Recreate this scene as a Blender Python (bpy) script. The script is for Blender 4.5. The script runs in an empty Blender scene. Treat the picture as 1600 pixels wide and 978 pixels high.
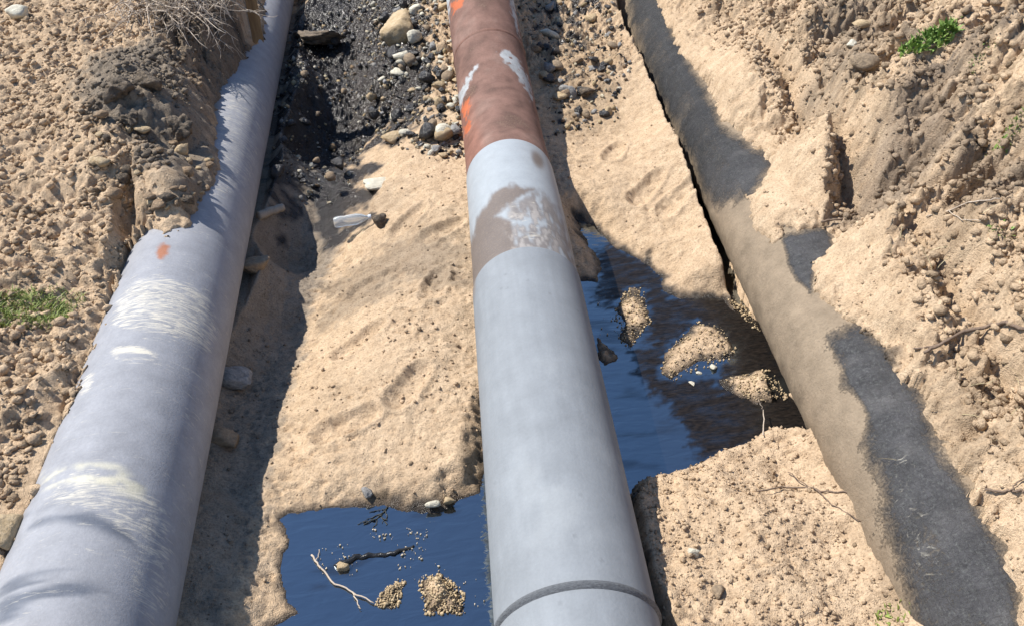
import bpy, bmesh, math, random
import numpy as np
from mathutils import Vector, Matrix, Euler

# ------------------------------------------------------------------ camera, sky, sun
scene = bpy.context.scene
CAM_H = 2.75
F_PX = 1300.0                       # focal length in pixels of the 1600 px wide photograph
PITCH = math.atan((489 + 500) / F_PX)
_d = np.array([(640 - 800) / F_PX, math.cos(PITCH) + 989 / F_PX * math.sin(PITCH)])
YAW = -math.atan2(_d[0], _d[1])     # turned to the right of the trench axis (+Y)

cam_d = bpy.data.cameras.new('camera')
cam_d.sensor_width = 36.0
cam_d.lens = 36.0 * F_PX / 1600.0
cam_d.clip_start = 0.05
cam_d.clip_end = 400.0
cam = bpy.data.objects.new('camera', cam_d)
scene.collection.objects.link(cam)
cam.location = (0, 0, CAM_H)
cam.rotation_euler = (math.pi / 2 - PITCH, 0, -YAW)
scene.camera = cam

SUN_DIR = Vector((-0.555, 0.26, 0.80)).normalized()      # towards the sun
SUN_EL = math.asin(SUN_DIR.z)
SUN_AZ = math.atan2(SUN_DIR.x, SUN_DIR.y)               # clockwise from +Y
world = bpy.data.worlds.new('World')
scene.world = world
world.use_nodes = True
wn = world.node_tree
wn.nodes.clear()
sky = wn.nodes.new('ShaderNodeTexSky')
sky.sky_type = 'NISHITA'
sky.sun_disc = False
sky.sun_elevation = SUN_EL
sky.sun_rotation = SUN_AZ
sky.air_density = 1.0
sky.dust_density = 0.0
sky.ozone_density = 3.0
bg = wn.nodes.new('ShaderNodeBackground')
bg.inputs['Strength'].default_value = 0.105
wo = wn.nodes.new('ShaderNodeOutputWorld')
wn.links.new(sky.outputs[0], bg.inputs[0])
wn.links.new(bg.outputs[0], wo.inputs[0])

sun_d = bpy.data.lights.new('sun', 'SUN')
sun_d.energy = 4.6
sun_d.angle = math.radians(0.5)
sun_d.color = (1.0, 0.955, 0.89)
sun = bpy.data.objects.new('sun', sun_d)
scene.collection.objects.link(sun)
sun.rotation_euler = SUN_DIR.to_track_quat('Z', 'Y').to_euler()

scene.view_settings.view_transform = 'Standard'
scene.view_settings.look = 'None'
scene.view_settings.gamma = 1.0
scene.view_settings.use_curve_mapping = False
scene.view_settings.exposure = 0.62
scene.render.engine = 'CYCLES'
scene.cycles.max_bounces = 6
scene.cycles.transparent_max_bounces = 8

rng = np.random.default_rng(11)
random.seed(5)
C = scene.collection

# ------------------------------------------------------------------ pixels of the photograph <-> world
_cp, _sp, _cy, _sy = math.cos(PITCH), math.sin(PITCH), math.cos(YAW), math.sin(YAW)

def ray(px, py):
    px = np.asarray(px, float); py = np.asarray(py, float)
    a = (px - 800) / F_PX; b = -(py - 489) / F_PX
    y = _cp + b * _sp; z = -_sp + b * _cp
    return np.stack([a * _cy + y * _sy, -a * _sy + y * _cy, z], -1)

def at(px, py, z=0.0):
    r = ray(px, py)
    t = (np.asarray(z) - CAM_H) / r[..., 2]
    return r * t[..., None] + np.array([0, 0, CAM_H])

def project(x, y, z):
    zz = z - CAM_H
    xr = x * _cy - y * _sy; yr = x * _sy + y * _cy
    f = yr * _cp - zz * _sp; u = yr * _sp + zz * _cp
    f = np.where(f < 0.05, 0.05, f)
    return 800 + F_PX * xr / f, 489 - F_PX * u / f, f

# ------------------------------------------------------------------ noise and polygon fields (numpy)
def _hash(ix, iy, seed):
    h = (ix.astype(np.int64) * 374761393 + iy.astype(np.int64) * 668265263 + seed * 982451653) & 0xffffffff
    h = ((h ^ (h >> 13)) * 1274126177) & 0xffffffff
    return (h ^ (h >> 16)) & 0xffffffff

def perlin(x, y, seed=0):
    xi = np.floor(x); yi = np.floor(y)
    fx = x - xi; fy = y - yi
    u = fx * fx * fx * (fx * (fx * 6 - 15) + 10); v = fy * fy * fy * (fy * (fy * 6 - 15) + 10)
    def g(dx, dy):
        a = _hash(xi + dx, yi + dy, seed) * (2 * math.pi / 4294967296.0)
        return np.cos(a) * (fx - dx) + np.sin(a) * (fy - dy)
    n00, n10, n01, n11 = g(0, 0), g(1, 0), g(0, 1), g(1, 1)
    return 1.5 * ((n00 * (1 - u) + n10 * u) * (1 - v) + (n01 * (1 - u) + n11 * u) * v)

def fbm(x, y, seed=0, octs=4, gain=0.5):
    s = 0; a = 1.0
    for o in range(octs):
        s = s + a * perlin(x * 2 ** o, y * 2 ** o, seed + o * 17); a *= gain
    return s

def worley(x, y, seed=0):
    """distance to nearest jittered point (F1), second (F2) and a random value for that cell"""
    xi = np.floor(x); yi = np.floor(y)
    f1 = np.full(x.shape, 9.0); f2 = np.full(x.shape, 9.0); idv = np.zeros(x.shape)
    for dx in (-1, 0, 1):
        for dy in (-1, 0, 1):
            h = _hash(xi + dx, yi + dy, seed)
            px = xi + dx + (h & 0xffff) / 65536.0; py = yi + dy + ((h >> 16) & 0xffff) / 65536.0
            d = np.hypot(px - x, py - y)
            n = d < f1
            f2 = np.where(n, f1, np.minimum(f2, d)); idv = np.where(n, (_hash(xi + dx, yi + dy, seed + 5) & 0xffff) / 65536.0, idv)
            f1 = np.where(n, d, f1)
    return f1, f2, idv

def sst(a, b, x):
    t = np.clip((x - a) / (b - a), 0, 1)
    return t * t * (3 - 2 * t)

def sdf(poly, x, y):
    """signed distance, positive inside"""
    P = np.asarray(poly, float)
    d = np.full(x.shape, 1e9); ins = np.zeros(x.shape, bool)
    for i in range(len(P)):
        a = P[i]; b = P[(i + 1) % len(P)]
        e = b - a; L = max(e @ e, 1e-12)
        t = np.clip(((x - a[0]) * e[0] + (y - a[1]) * e[1]) / L, 0, 1)
        d = np.minimum(d, np.hypot(x - a[0] - t * e[0], y - a[1] - t * e[1]))
        if a[1] != b[1]:
            c = ((a[1] > y) != (b[1] > y)) & (x < (b[0] - a[0]) * (y - a[1]) / (b[1] - a[1]) + a[0])
            ins ^= c
    return np.where(ins, d, -d)

def ground_poly(pts, z=0.0):
    p = np.asarray(pts, float)
    return at(p[:, 0], p[:, 1], z)[:, :2]

# ------------------------------------------------------------------ pipe axes, solved from their silhouettes
def axis_from_edges(L, R, rad):
    n = []
    mid = ray((L[0][0] + R[0][0]) / 2, (L[0][1] + R[0][1]) / 2)
    for a, b in (L, R):
        m = np.cross(ray(*a), ray(*b)); m /= np.linalg.norm(m)
        n.append(m if m @ mid > 0 else -m)
    d = np.cross(n[0], n[1]); d /= np.linalg.norm(d)
    d = d if d[1] > 0 else -d
    q = np.linalg.solve(np.array([n[0], n[1], d]), [rad, rad, 0])
    q[2] += CAM_H
    return lambda Y: q + d * ((Y - q[1]) / d[1])

RL, RM, RR = 0.29, 0.272, 0.30
ax_left = axis_from_edges(((5, 880), (200, 400)), ((275, 978), (460, 0)), RL)
ax_midlow = axis_from_edges(((772, 978), (738, 450)), ((1026, 950), (905, 430)), RM)

def axis_at_row(xl, xr, row, rad):
    """axis point from the two silhouette pixels on one picture row of a pipe running roughly along +Y"""
    w = (xr - xl) * math.cos(math.atan(0.17))
    depth = 2 * rad * F_PX / w
    r = ray((xl + xr) / 2, row)
    fwd = np.array([_cp * _sy, _cp * _cy, -_sp])
    return np.array([0, 0, CAM_H]) + r * depth / (r @ fwd)

RB = 0.262                                                   # bare steel inside the coating
m_a = ax_midlow(-2.5); m_b = ax_midlow(4.15)
m_c = axis_at_row(724, 850, 225, RB); m_d = axis_at_row(697, 802, 0, RB)
_dir = (m_d - m_c) / np.linalg.norm(m_d - m_c)
m_e = m_d + _dir * 5.0
mid_ctrl = [m_a, ax_midlow(3.2), m_b, m_c, m_d, m_e]
# right pipe: its left silhouette and its height above the trench floor
_nr = np.cross(ray(1280, 710), ray(952, 0)); _nr /= np.linalg.norm(_nr)
if _nr @ ray(1500, 600) < 0: _nr = -_nr
def ax_right(Y):
    z = 0.30 - 0.012 * Y
    x = (RR - _nr[1] * Y - _nr[2] * (z - CAM_H)) / _nr[0]
    return np.array([x, Y, z])

def smooth_path(ctrl, step):
    """Catmull-Rom through the control points, resampled"""
    c = np.array(ctrl); c = np.vstack([2 * c[0] - c[1], c, 2 * c[-1] - c[-2]])
    out = []
    for i in range(1, len(c) - 2):
        t = np.linspace(0, 1, 60, endpoint=False)[:, None]
        p0, p1, p2, p3 = c[i - 1], c[i], c[i + 1], c[i + 2]
        d = [max(np.linalg.norm(q1 - q0), 1e-6) for q0, q1 in ((p0, p1), (p1, p2), (p2, p3))]
        m1 = (p2 - p1) + 0 * p1; m1 = d[1] * ((p1 - p0) / d[0] - (p2 - p0) / (d[0] + d[1]) + (p2 - p1) / d[1])
        m2 = d[1] * ((p2 - p1) / d[1] - (p3 - p1) / (d[1] + d[2]) + (p3 - p2) / d[2])
        out.append((2 * t**3 - 3 * t**2 + 1) * p1 + (t**3 - 2 * t**2 + t) * m1 + (-2 * t**3 + 3 * t**2) * p2 + (t**3 - t**2) * m2)
    out.append(c[-2][None])
    p = np.vstack(out)
    s = np.r_[0, np.cumsum(np.linalg.norm(np.diff(p, axis=0), axis=1))]
    n = int(s[-1] / step) + 1
    ss = np.linspace(0, s[-1], n)
    return np.stack([np.interp(ss, s, p[:, k]) for k in range(3)], 1)

path_left = smooth_path([ax_left(y) for y in (-2.5, 0, 3, 6, 9, 14)], 0.012)
path_mid = smooth_path(mid_ctrl, 0.008)
path_right = smooth_path([ax_right(y) for y in (-2.5, 0, 3, 6, 9, 14)], 0.012)

# ------------------------------------------------------------------ the ground's height
def tps_fit(P, z, lam=0.004):
    d = np.hypot(P[:, None, 0] - P[None, :, 0], P[:, None, 1] - P[None, :, 1])
    K = np.where(d > 0, d * d * np.log(np.maximum(d, 1e-9)), 0) + lam * np.eye(len(P))
    A = np.zeros((len(P) + 3, len(P) + 3))
    A[:-3, :-3] = K; A[:-3, -3] = 1; A[:-3, -2:] = P; A[-3, :-3] = 1; A[-2:, :-3] = P.T
    return np.linalg.solve(A, np.r_[z, 0, 0, 0])

def tps_eval(P, w, x, y):
    s = w[-3] + w[-2] * x + w[-1] * y
    for i in range(len(P)):
        d2 = (x - P[i, 0]) ** 2 + (y - P[i, 1]) ** 2
        s = s + w[i] * 0.5 * d2 * np.log(np.maximum(d2, 1e-12))
    return s

ctrl_px = [  # left bank
    (0,950,0.36),(0,850,0.41),(50,720,0.42),(0,600,0.48),(100,600,0.44),(0,450,0.54),(120,480,0.46),(0,300,0.60),(150,380,0.52),(100,300,0.60),
    (200,345,0.52),(0,150,0.68),(0,0,0.76),(100,150,0.72),(150,80,0.78),(150,220,0.72),(220,130,0.84),(280,180,0.70),(250,260,0.66),
    (300,260,0.58),(310,330,0.52),(200,0,0.86),(270,40,0.84),(330,90,0.71),(370,60,0.66),(360,0,0.81),(400,0,0.68),(390,70,0.54),
    # floor left of the middle pipe
    (300,950,.14),(350,940,.10),(385,930,.03),(420,930,.02),(330,850,.12),(385,850,.035),(425,850,.02),(400,750,-.01),(440,740,.02),(400,620,-.06),(455,620,-.01),(430,500,-.13),(490,480,-.11),(440,420,-.24),(505,400,-.18),(545,330,-.10),(480,330,-.13),(500,200,-.20),(470,250,-.20),(510,130,-.15),(480,50,-.08),(540,30,.02),
    (500,700,.06),(650,700,.10),(740,690,.10),(600,600,.14),(700,560,.14),(560,480,.03),(700,460,.16),(600,420,.05),(650,330,.14),
    (600,300,.05),(690,260,.14),(550,250,-.06),(640,180,.16),(620,80,.26),(640,0,.36),(470,775,.03),
    # floor right of the middle pipe
    (860,0,.36),(900,80,.30),(880,180,.2),(950,280,.17),(930,330,.1),(1000,300,.15),(1000,200,.2),(960,60,.27),(1060,360,.1),(1100,440,.07),(1000,390,.06),
    (1150,480,.05),(1180,600,.05),
    # mound in front of the right pool
    (1026,770,.16),(1026,860,.22),(1100,735,.10),(1190,710,.12),(1270,740,.12),(1060,850,.19),(1150,800,.20),(1250,820,.21),(1320,850,.2),
    (1100,920,.22),(1200,900,.25),(1300,950,.24),(1380,970,.24),(1050,960,.25),
    # right bank
    (1030,0,.55),(1080,60,.58),(1110,120,.60),(1160,200,.60),(1210,250,.60),(1300,330,.66),(1330,420,.64),(1400,520,.64),(1460,620,.64),
    (1500,720,.63),(1570,850,.62),(1600,940,.62),(1150,0,.8),(1200,60,.9),(1300,0,.98),(1280,120,.88),(1250,190,.80),(1340,200,.95),
    (1440,130,1.1),(1450,0,1.2),(1600,0,1.42),(1600,150,1.28),(1400,260,.88),(1350,310,.8),(1480,260,.98),(1600,300,1.1),(1450,380,.9),
    (1550,400,.95),(1500,500,.84),(1600,520,.92),(1550,620,.84),(1600,700,.84),(1600,820,.74)]
ctrl = [tuple(at(a, b, c)) for a, b, c in ctrl_px]
ctrl += [(-2.6,.4,.40),(-4,1,.6),(3.0,.4,.9),(0,.3,-.08),(1.35,.5,.25),(-.75,.6,.1),(-5,9,.85),(-5,4,.65),(5.0,3,1.9),(5,7,2.4),
         (.5,12,.7),(-1.9,11,.9),(3.4,11,2.4),(3.4,9.0,2.0),(-.5,-2,-.05),(3,-2,1.4),(-3,-2,.6),(.6,14.5,1.0),(4,14.5,2.4),(-4,14.5,1.6),(6,11,3.0)]
CP = np.array(ctrl)
TW = tps_fit(CP[:, :2], CP[:, 2])

water_polys = [ground_poly(p) for p in (
    [(440,812),(452,803),(500,796),(560,793),(600,790),(640,801),(690,801),(715,782),(752,770),(764,720),(780,660),(820,640),(930,560),(960,560),
     (992,752),(968,800),(975,900),(990,978),(1060,1150),(400,1150),(425,980),(468,958),(447,925),(441,882),(455,850)],
    [(1010,752),(1050,745),(1110,715),(1150,700),(1185,685),(1205,685),(1250,703),(1290,722),(1340,720),(1262,640),(1235,627),(1180,631),(1128,607),(1122,592),(1160,583),
     (1205,574),(1200,560),(1190,530),(1170,505),(1140,482),(1128,467),(1060,467),(1036,457),(1030,430),(1000,407),(962,387),(922,352),(903,345),
     (918,380),(940,410),(934,442),(905,440),(880,600),(960,760)])]
islands = [ground_poly(p) for p in (
    [(960,482),(984,450),(1001,453),(1011,480),(1016,505),(1000,520),(985,541),(968,530),(976,505)],
    [(1030,583),(1042,550),(1085,505),(1120,510),(1146,536),(1150,557),(1092,566),(1062,580),(1050,594)],
    [(935,528),(962,550),(967,560),(944,572),(930,560)],
    [(584,949),(600,920),(632,906),(620,949)],
    [(655,905),(690,898),(722,925),(724,957),(668,957)])]
expo_left = [(-60,1000),(0,872),(50,760),(100,645),(160,500),(206,376),(228,360),(262,362),(298,352),(306,322),(330,296),(346,262),(336,218),(334,182),(346,140),(372,106),
             (392,78),(414,60),(416,-120),(560,-120),(470,0),(330,1000)]
expo_right = [(900,-60),(1000,-60),(1024,0),(1046,46),(1060,80),(1096,120),(1128,188),(1166,214),(1206,256),(1192,286),(1168,310),(1176,352),(1206,388),(1226,362),
              (1290,358),(1304,384),(1268,420),(1276,458),(1330,500),(1352,512),(1382,560),(1440,616),(1452,668),(1490,704),(1518,770),(1560,850),(1588,920),
              (1600,1010),(1200,1010)]

def axis_xz(path, Y):
    return np.interp(Y, path[:, 1], path[:, 0]), np.interp(Y, path[:, 1], path[:, 2])

def wet_field(X, Y):
    """oil soaked ground: 0..1"""
    polys = [ground_poly(p, 0.1) for p in (
        [(425,90),(470,-40),(600,-40),(720,-40),(722,262),(690,248),(660,236),(600,214),(566,190),(585,230),(560,290),(520,330),(440,300),(415,240)],
        [(806,-40),(965,-40),(970,60),(935,140),(885,220),(840,260),(830,120)])]
    w = np.maximum(sdf(polys[0], X, Y), sdf(polys[1], X, Y))
    n = fbm(X * 5, Y * 5, 31, 4)
    lit = sst(-.75, -.35, X - np.interp(Y, path_mid[:, 1], path_mid[:, 0]))
    return sst(-.06, .10, w + .26 * n - .30 * lit + .30 * lit * fbm(X * 9, Y * 9, 37, 3))

def build_height(X, Y, fine=True):
    # broad form on a coarse lattice
    gx = np.linspace(-6.5, 7, 190); gy = np.linspace(-3, 15, 250)
    GX, GY = np.meshgrid(gx, gy)
    G = tps_eval(CP[:, :2], TW, GX, GY)
    def bil(F):
        fx = np.clip((X - gx[0]) / (gx[1] - gx[0]), 0, len(gx) - 1.001); fy = np.clip((Y - gy[0]) / (gy[1] - gy[0]), 0, len(gy) - 1.001)
        i = fx.astype(int); j = fy.astype(int); u = fx - i; v = fy - j
        return (F[j, i] * (1 - u) + F[j, i + 1] * u) * (1 - v) + (F[j + 1, i] * (1 - u) + F[j + 1, i + 1] * u) * v
    Z = bil(G)
    tps_soft = Z.copy()
    xl, zl = axis_xz(path_left, Y); xr, zr = axis_xz(path_right, Y)
    dl = X - xl; dr = X - xr
    left = sst(.1, -.25, dl); right = sst(-.12, .3, dr); floor = 1 - np.clip(left + right, 0, 1)
    near_m = ((X > 0.5) & (Y < 3.2)) * floor
    # roughness of the soil
    wx = X + .05 * perlin(X * 4, Y * 4, 70); wy = Y + .05 * perlin(X * 4, Y * 4, 71)
    rough = .06 * left + .16 * right + .022 * floor
    Z = Z + rough * .55 * fbm(wx * 1.7, wy * 1.7, 3, 3)
    # gullies running down the right bank
    g = 1 - np.abs(fbm(wx * 1.1 + .5 * wy, wy * 3.0 - wx * .7, 9, 3)) * 1.6
    Z = Z - right * sst(.05, .5, dr) * .10 * np.clip(g, 0, 1) ** 2
    far_rub = sst(5.6, 6.6, Y) * floor
    bank_r = right * sst(.12, .5, dr)
    f1, f2, idv = worley(wx * 4.2 + .4 * wy, wy * 5.5, 15)
    Z = Z + bank_r * .11 * np.where(idv > .35, np.clip(1 - f1 * 1.35, 0, 1) * idv, 0)
    Z = Z - bank_r * .07 * np.clip(1 - 2.6 * np.abs(fbm(wx * 2.6 + .8 * wy, wy * 6.2 - wx * 1.4, 19, 4)), 0, 1) ** 1.5 * sst(-.3, .5, perlin(X * 1.1, Y * 1.1, 23))
    Z = Z - left * .03 * np.clip(1 - 3 * np.abs(fbm(wx * 4, wy * 4, 29, 4)), 0, 1) ** 1.5
    lump = fbm(wx * 7, wy * 7, 12, 4)
    Z = Z + (.024 * left + .042 * right + .008 * floor + .03 * far_rub) * lump
    Z = Z - .11 * np.exp(-((dr + RR * .92) / .05) ** 2) * (Y < 8) * sst(2.6, 2.9, Y)
    Z = Z + near_m * .030 * fbm(X * 3.2, Y * 3.2, 48, 3) + floor * .012 * fbm(X * 2.2, Y * 3.0, 49, 2)
    # old boot prints and a spade mark on the floor between the pipes
    for px, py, a in ((690,372,.5),(640,345,.9),(585,425,.2),(680,455,1.3),(560,520,.6),(640,610,1.0),(540,660,.3),(1010,310,.7),(960,250,1.1),(1060,330,.4)):
        c = at(px, py, .1)
        u = ((X - c[0]) * math.cos(a) + (Y - c[1]) * math.sin(a)) / .15; v = (-(X - c[0]) * math.sin(a) + (Y - c[1]) * math.cos(a)) / .055
        q = u ** 4 + v * v * (1 + .3 * np.clip(u, -1, 1))
        Z = Z - .028 * np.exp(-np.clip(q, 0, 30) ** 2) + .012 * np.exp(-np.clip((q - 1.9) ** 2 * 1.2, 0, 30))
    # hollows and bulges one can point at
    for px, py, zc, r, ra, a in ((1425,250,.9,.26,.16,-.22),(1360,170,.97,.3,.2,.12),(1240,130,.9,.17,.1,-.18),(1200,80,.9,.2,.14,.08),(1330,60,.95,.22,.12,-.14),(1535,270,1.03,.28,.16,-.13),
                              (1480,120,1.12,.35,.2,.08),(1180,350,.55,.1,.1,-.05),(1560,570,.85,.2,.12,-.07),(1500,440,.9,.25,.15,.05),(1110,30,.65,.1,.06,-.12),
                              (235,190,.76,.16,.14,-.14),(320,120,.66,.16,.14,-.12),(300,60,.81,.2,.16,-.08),(180,110,.82,.16,.12,.08),(270,290,.61,.14,.1,.07),
                              (20,620,.5,.2,.14,.03),(0,700,.45,.15,.1,-.04)):
        c = at(px, py, zc)
        q = ((X - c[0]) / r) ** 2 + ((Y - c[1]) / ra) ** 2
        q = q * (1 + .5 * lump)
        Z = Z + a * np.exp(-np.clip(q, 0, 30))
    # pools and islets
    W = np.maximum(sdf(water_polys[0], X, Y), sdf(water_polys[1], X, Y))
    for isl in islands: W = np.minimum(W, -sdf(isl, X, Y))
    W = W + .012 * fbm(X * 14, Y * 14, 44, 3)
    inpool = (Y < 5.6) & (dl > .20) & (dr < .12)
    big = np.clip(Z, .03, None)
    sw = .14 - .06 * sst(.45, .6, X) * sst(3.0, 2.7, Y)
    shore = big * sst(0, 1, -W / sw) + .010 * sst(-.004, .03, -W) * sst(.4, .2, -W)
    shore = shore + (Z - shore) * sst(.2, .4, -W)
    Zp = np.where(W > 0, -.10 * sst(0, .12, W) - .006, shore)
    Z = np.where(inpool, Zp, Z)
    land = np.where(inpool, sst(0, .05, -W), 1.0)
    # soil crumbs: rounded cells of three sizes
    if fine:
        dens = np.clip(.55 * left + 1.0 * right + .19 * floor + .8 * far_rub + .10 * near_m, 0, 1.2)
        patch = sst(-.35, .45, fbm(X * 2.3, Y * 2.3, 55, 3))
        smooth_floor = 1 - floor * sst(3.4, 4.0, Y) * sst(6.2, 5.4, Y) * .75
        for sc, amp, sd, lo in ((12, .024, 81, .65), (26, .018, 82, .5), (50, .011, 83, .35)):
            f1, f2, idv = worley(X * sc + .35 * lump, Y * sc, sd)
            c = np.clip((f2 - f1) * 2.4, 0, 1) * np.clip(1.25 - f1, 0, 1)
            Z = Z + amp * dens * smooth_floor * (.35 + .65 * patch) * land * np.where(idv > lo, c * (.4 + idv), 0)
        # little pits where crumbs have rolled out
        f1, f2, idv = worley(X * 15 + .5 * lump, Y * 24, 86)
        Z = Z - land * .030 * (.5 + .5 * dens) * (.3 + .7 * patch) * np.where(idv > .58, np.clip(1 - f1 * 2.4, 0, 1), 0)
        f1, f2, idv = worley(X * 34 + .3 * lump, Y * 46, 87)
        Z = Z - land * .010 * (.4 + .6 * patch) * np.where(idv > .7, np.clip(1 - f1 * 2.2, 0, 1), 0)
        Z = Z + land * (.009 * dens + .0018) * (fbm(X * 30, Y * 30, 90, 3) - .7 * np.clip(1 - 3 * np.abs(fbm(X * 17, Y * 17, 93, 3)), 0, 1))
    # pipes: keep their uncovered skin clear of soil, lay soil over the rest
    for xa, za, rad, side in ((xl, zl, RL, 1), (xr, zr, RR, -1)):
        q = (X - xa) * side / rad                           # towards the trench floor
        lim = za - .62 * rad + np.clip(q - 1.0, 0, 9) * rad * .9
        if side < 0:
            lim = za - .95 * rad + np.clip(q - .99 + .05 * fbm(X * 7, Y * 7, 66, 4), 0, 9) * rad * 5.0
        k = (q > .3) & (q < 2.2) & (Y > .2) & (Y < 12)
        hold = np.where(side < 0, sst(2.55, 2.9, Y), sst(2.2, 3.0, Y))
        Z = np.where(k, Z + (np.minimum(Z, lim) - Z) * hold, Z)
    for xa, za, rad, expo, side in ((xl, zl, RL, expo_left, -1), (xr, zr, RR, expo_right, 1)):
        d = X - xa
        e = d * side                                        # towards the bank
        m = (e < rad * 1.9) & (e > -rad * 1.12) & (Y > .2) & (Y < 12)
        em = e[m]
        dd = np.clip(np.abs(em) / rad, 0, .995)
        ext = za[m] + .55 * rad + (em - .83 * rad) * (1.1 if side > 0 else .15)
        zsurf = np.where(em > .83 * rad, ext, np.where(np.abs(em) < rad * .995, za[m] + rad * np.sqrt(1 - dd ** 2), za[m]))
        px, py, f = project(X[m], Y[m], zsurf)
        s = sdf(expo, px, py) * f / F_PX
        s = np.where(em > .83 * rad, np.minimum(s, -.004 - .5 * (em - .83 * rad)), s)
        s = s + .030 * fbm(X[m] * 9, Y[m] * 9, 61, 4) * (em < .80 * rad) + .012 * perlin(X[m] * 40, Y[m] * 40, 62) * (em < .8 * rad)
        z0 = Z[m]
        rel = z0 - tps_soft[m]
        lo = zsurf + np.clip(-s * .8, 0, .05) + .004
        hi = zsurf + .03 + np.maximum(-s, 0) * (2.2 if side < 0 else 1.3) + np.clip(rel, -.05, .06)
        cov = np.maximum(np.minimum(z0, np.maximum(hi, lo)), np.where(em > .83 * rad, zsurf - (.0 if side < 0 else .03), lo))
        cov = cov + (z0 - cov) * sst(1.3, 1.9, em / rad)
        z1 = np.where(s > 0, np.minimum(z0, zsurf - .03 - np.minimum(s, .2) * .5), cov)
        Z[m] = np.where(em > -rad * .80, z1, z0)
    return Z, W, left, right, floor, inpool, lump

# one sheet: fine where the photograph looks, growing coarser out to the horizon
def spaced(lo, hi, fn):
    v = [lo]
    while v[-1] < hi: v.append(v[-1] + fn(v[-1]))
    return v
def outer(start, end, first):
    v = []; s = first; p = start
    while abs(p) < abs(end):
        p += s; s *= 1.28; v.append(p)
    return v
xs = spaced(-3.7, 4.7, lambda v: .0085 if -2.6 < v < 3.4 else .0125)
ys = spaced(1.25, 9.9, lambda v: .0062 + .0009 * max(v - 1.5, 0))
xs = np.array(sorted(outer(xs[0], -160, -.04)) + xs + outer(xs[-1], 160, .04))
ys = np.array(sorted(outer(ys[0], -160, -.05)) + ys + outer(ys[-1], 220, .05))
X, Y = np.meshgrid(xs, ys)
Xc = np.clip(X, -6.4, 6.9); Yc = np.clip(Y, -2.9, 14.9)
Z, Wt, f_left, f_right, f_floor, inpool, lump = build_height(Xc, Yc)
far = sst(0, 14, np.hypot(X - Xc, Y - Yc))
Z = Z * (1 - far) + far * (1.6 + .6 * fbm(X * .05, Y * .05, 7, 3))

def terrain_z(x, y):
    i = int(np.clip(np.searchsorted(xs, x) - 1, 0, len(xs) - 2)); j = int(np.clip(np.searchsorted(ys, y) - 1, 0, len(ys) - 2))
    u = (x - xs[i]) / (xs[i + 1] - xs[i]); v = (y - ys[j]) / (ys[j + 1] - ys[j])
    return float((Z[j, i] * (1 - u) + Z[j, i + 1] * u) * (1 - v) + (Z[j + 1, i] * (1 - u) + Z[j + 1, i + 1] * u) * v)

def hit(px, py):
    """first point of the ground under a pixel of the photograph"""
    r = ray(px, py)
    p = np.array([0, 0, CAM_H]); t = 0.9; dt = .02
    for k in range(900):
        q = p + r * t
        if q[2] <= terrain_z(q[0], q[1]): break
        t += dt
    lo, hi = t - dt, t
    for k in range(12):
        m = (lo + hi) / 2; q = p + r * m
        if q[2] <= terrain_z(q[0], q[1]): hi = m
        else: lo = m
    q = p + r * hi
    return Vector((q[0], q[1], max(terrain_z(q[0], q[1]), 0.0)))

# ------------------------------------------------------------------ materials
def new_mat(name):
    m = bpy.data.materials.new(name); m.use_nodes = True
    nt = m.node_tree
    return m, nt, nt.nodes['Principled BSDF']

def N(nt, kind, **kw):
    n = nt.nodes.new(kind)
    for k, v in kw.items():
        if k in n.inputs: n.inputs[k].default_value = v
        else: setattr(n, k, v)
    return n

def ramp(nt, src, stops):
    r = nt.nodes.new('ShaderNodeValToRGB')
    e = r.color_ramp.elements
    while len(e) < len(stops): e.new(0.5)
    for el, (p, c) in zip(e, stops):
        el.position = p; el.color = c if len(c) == 4 else (*c, 1)
    nt.links.new(src, r.inputs[0])
    return r.outputs[0]

def mix(nt, fac, a, b, mode='MIX'):
    m = nt.nodes.new('ShaderNodeMix'); m.data_type = 'RGBA'; m.blend_type = mode
    for sock, v in ((m.inputs[0], fac), (m.inputs[6], a), (m.inputs[7], b)):
        if hasattr(v, 'links'): nt.links.new(v, sock)
        elif isinstance(v, (tuple, list)): sock.default_value = (*v, 1) if len(v) == 3 else v
        else: sock.default_value = v
    return m.outputs[2]

def math_node(nt, op, a, b):
    m = nt.nodes.new('ShaderNodeMath'); m.operation = op
    for i, v in enumerate((a, b)):
        if hasattr(v, 'links'): nt.links.new(v, m.inputs[i])
        else: m.inputs[i].default_value = v
    return m.outputs[0]

def bump(nt, bsdf, h, strength, dist):
    b = nt.nodes.new('ShaderNodeBump')
    b.inputs['Strength'].default_value = strength; b.inputs['Distance'].default_value = dist
    nt.links.new(h, b.inputs['Height']); nt.links.new(b.outputs[0], bsdf.inputs['Normal'])
    return b

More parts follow.
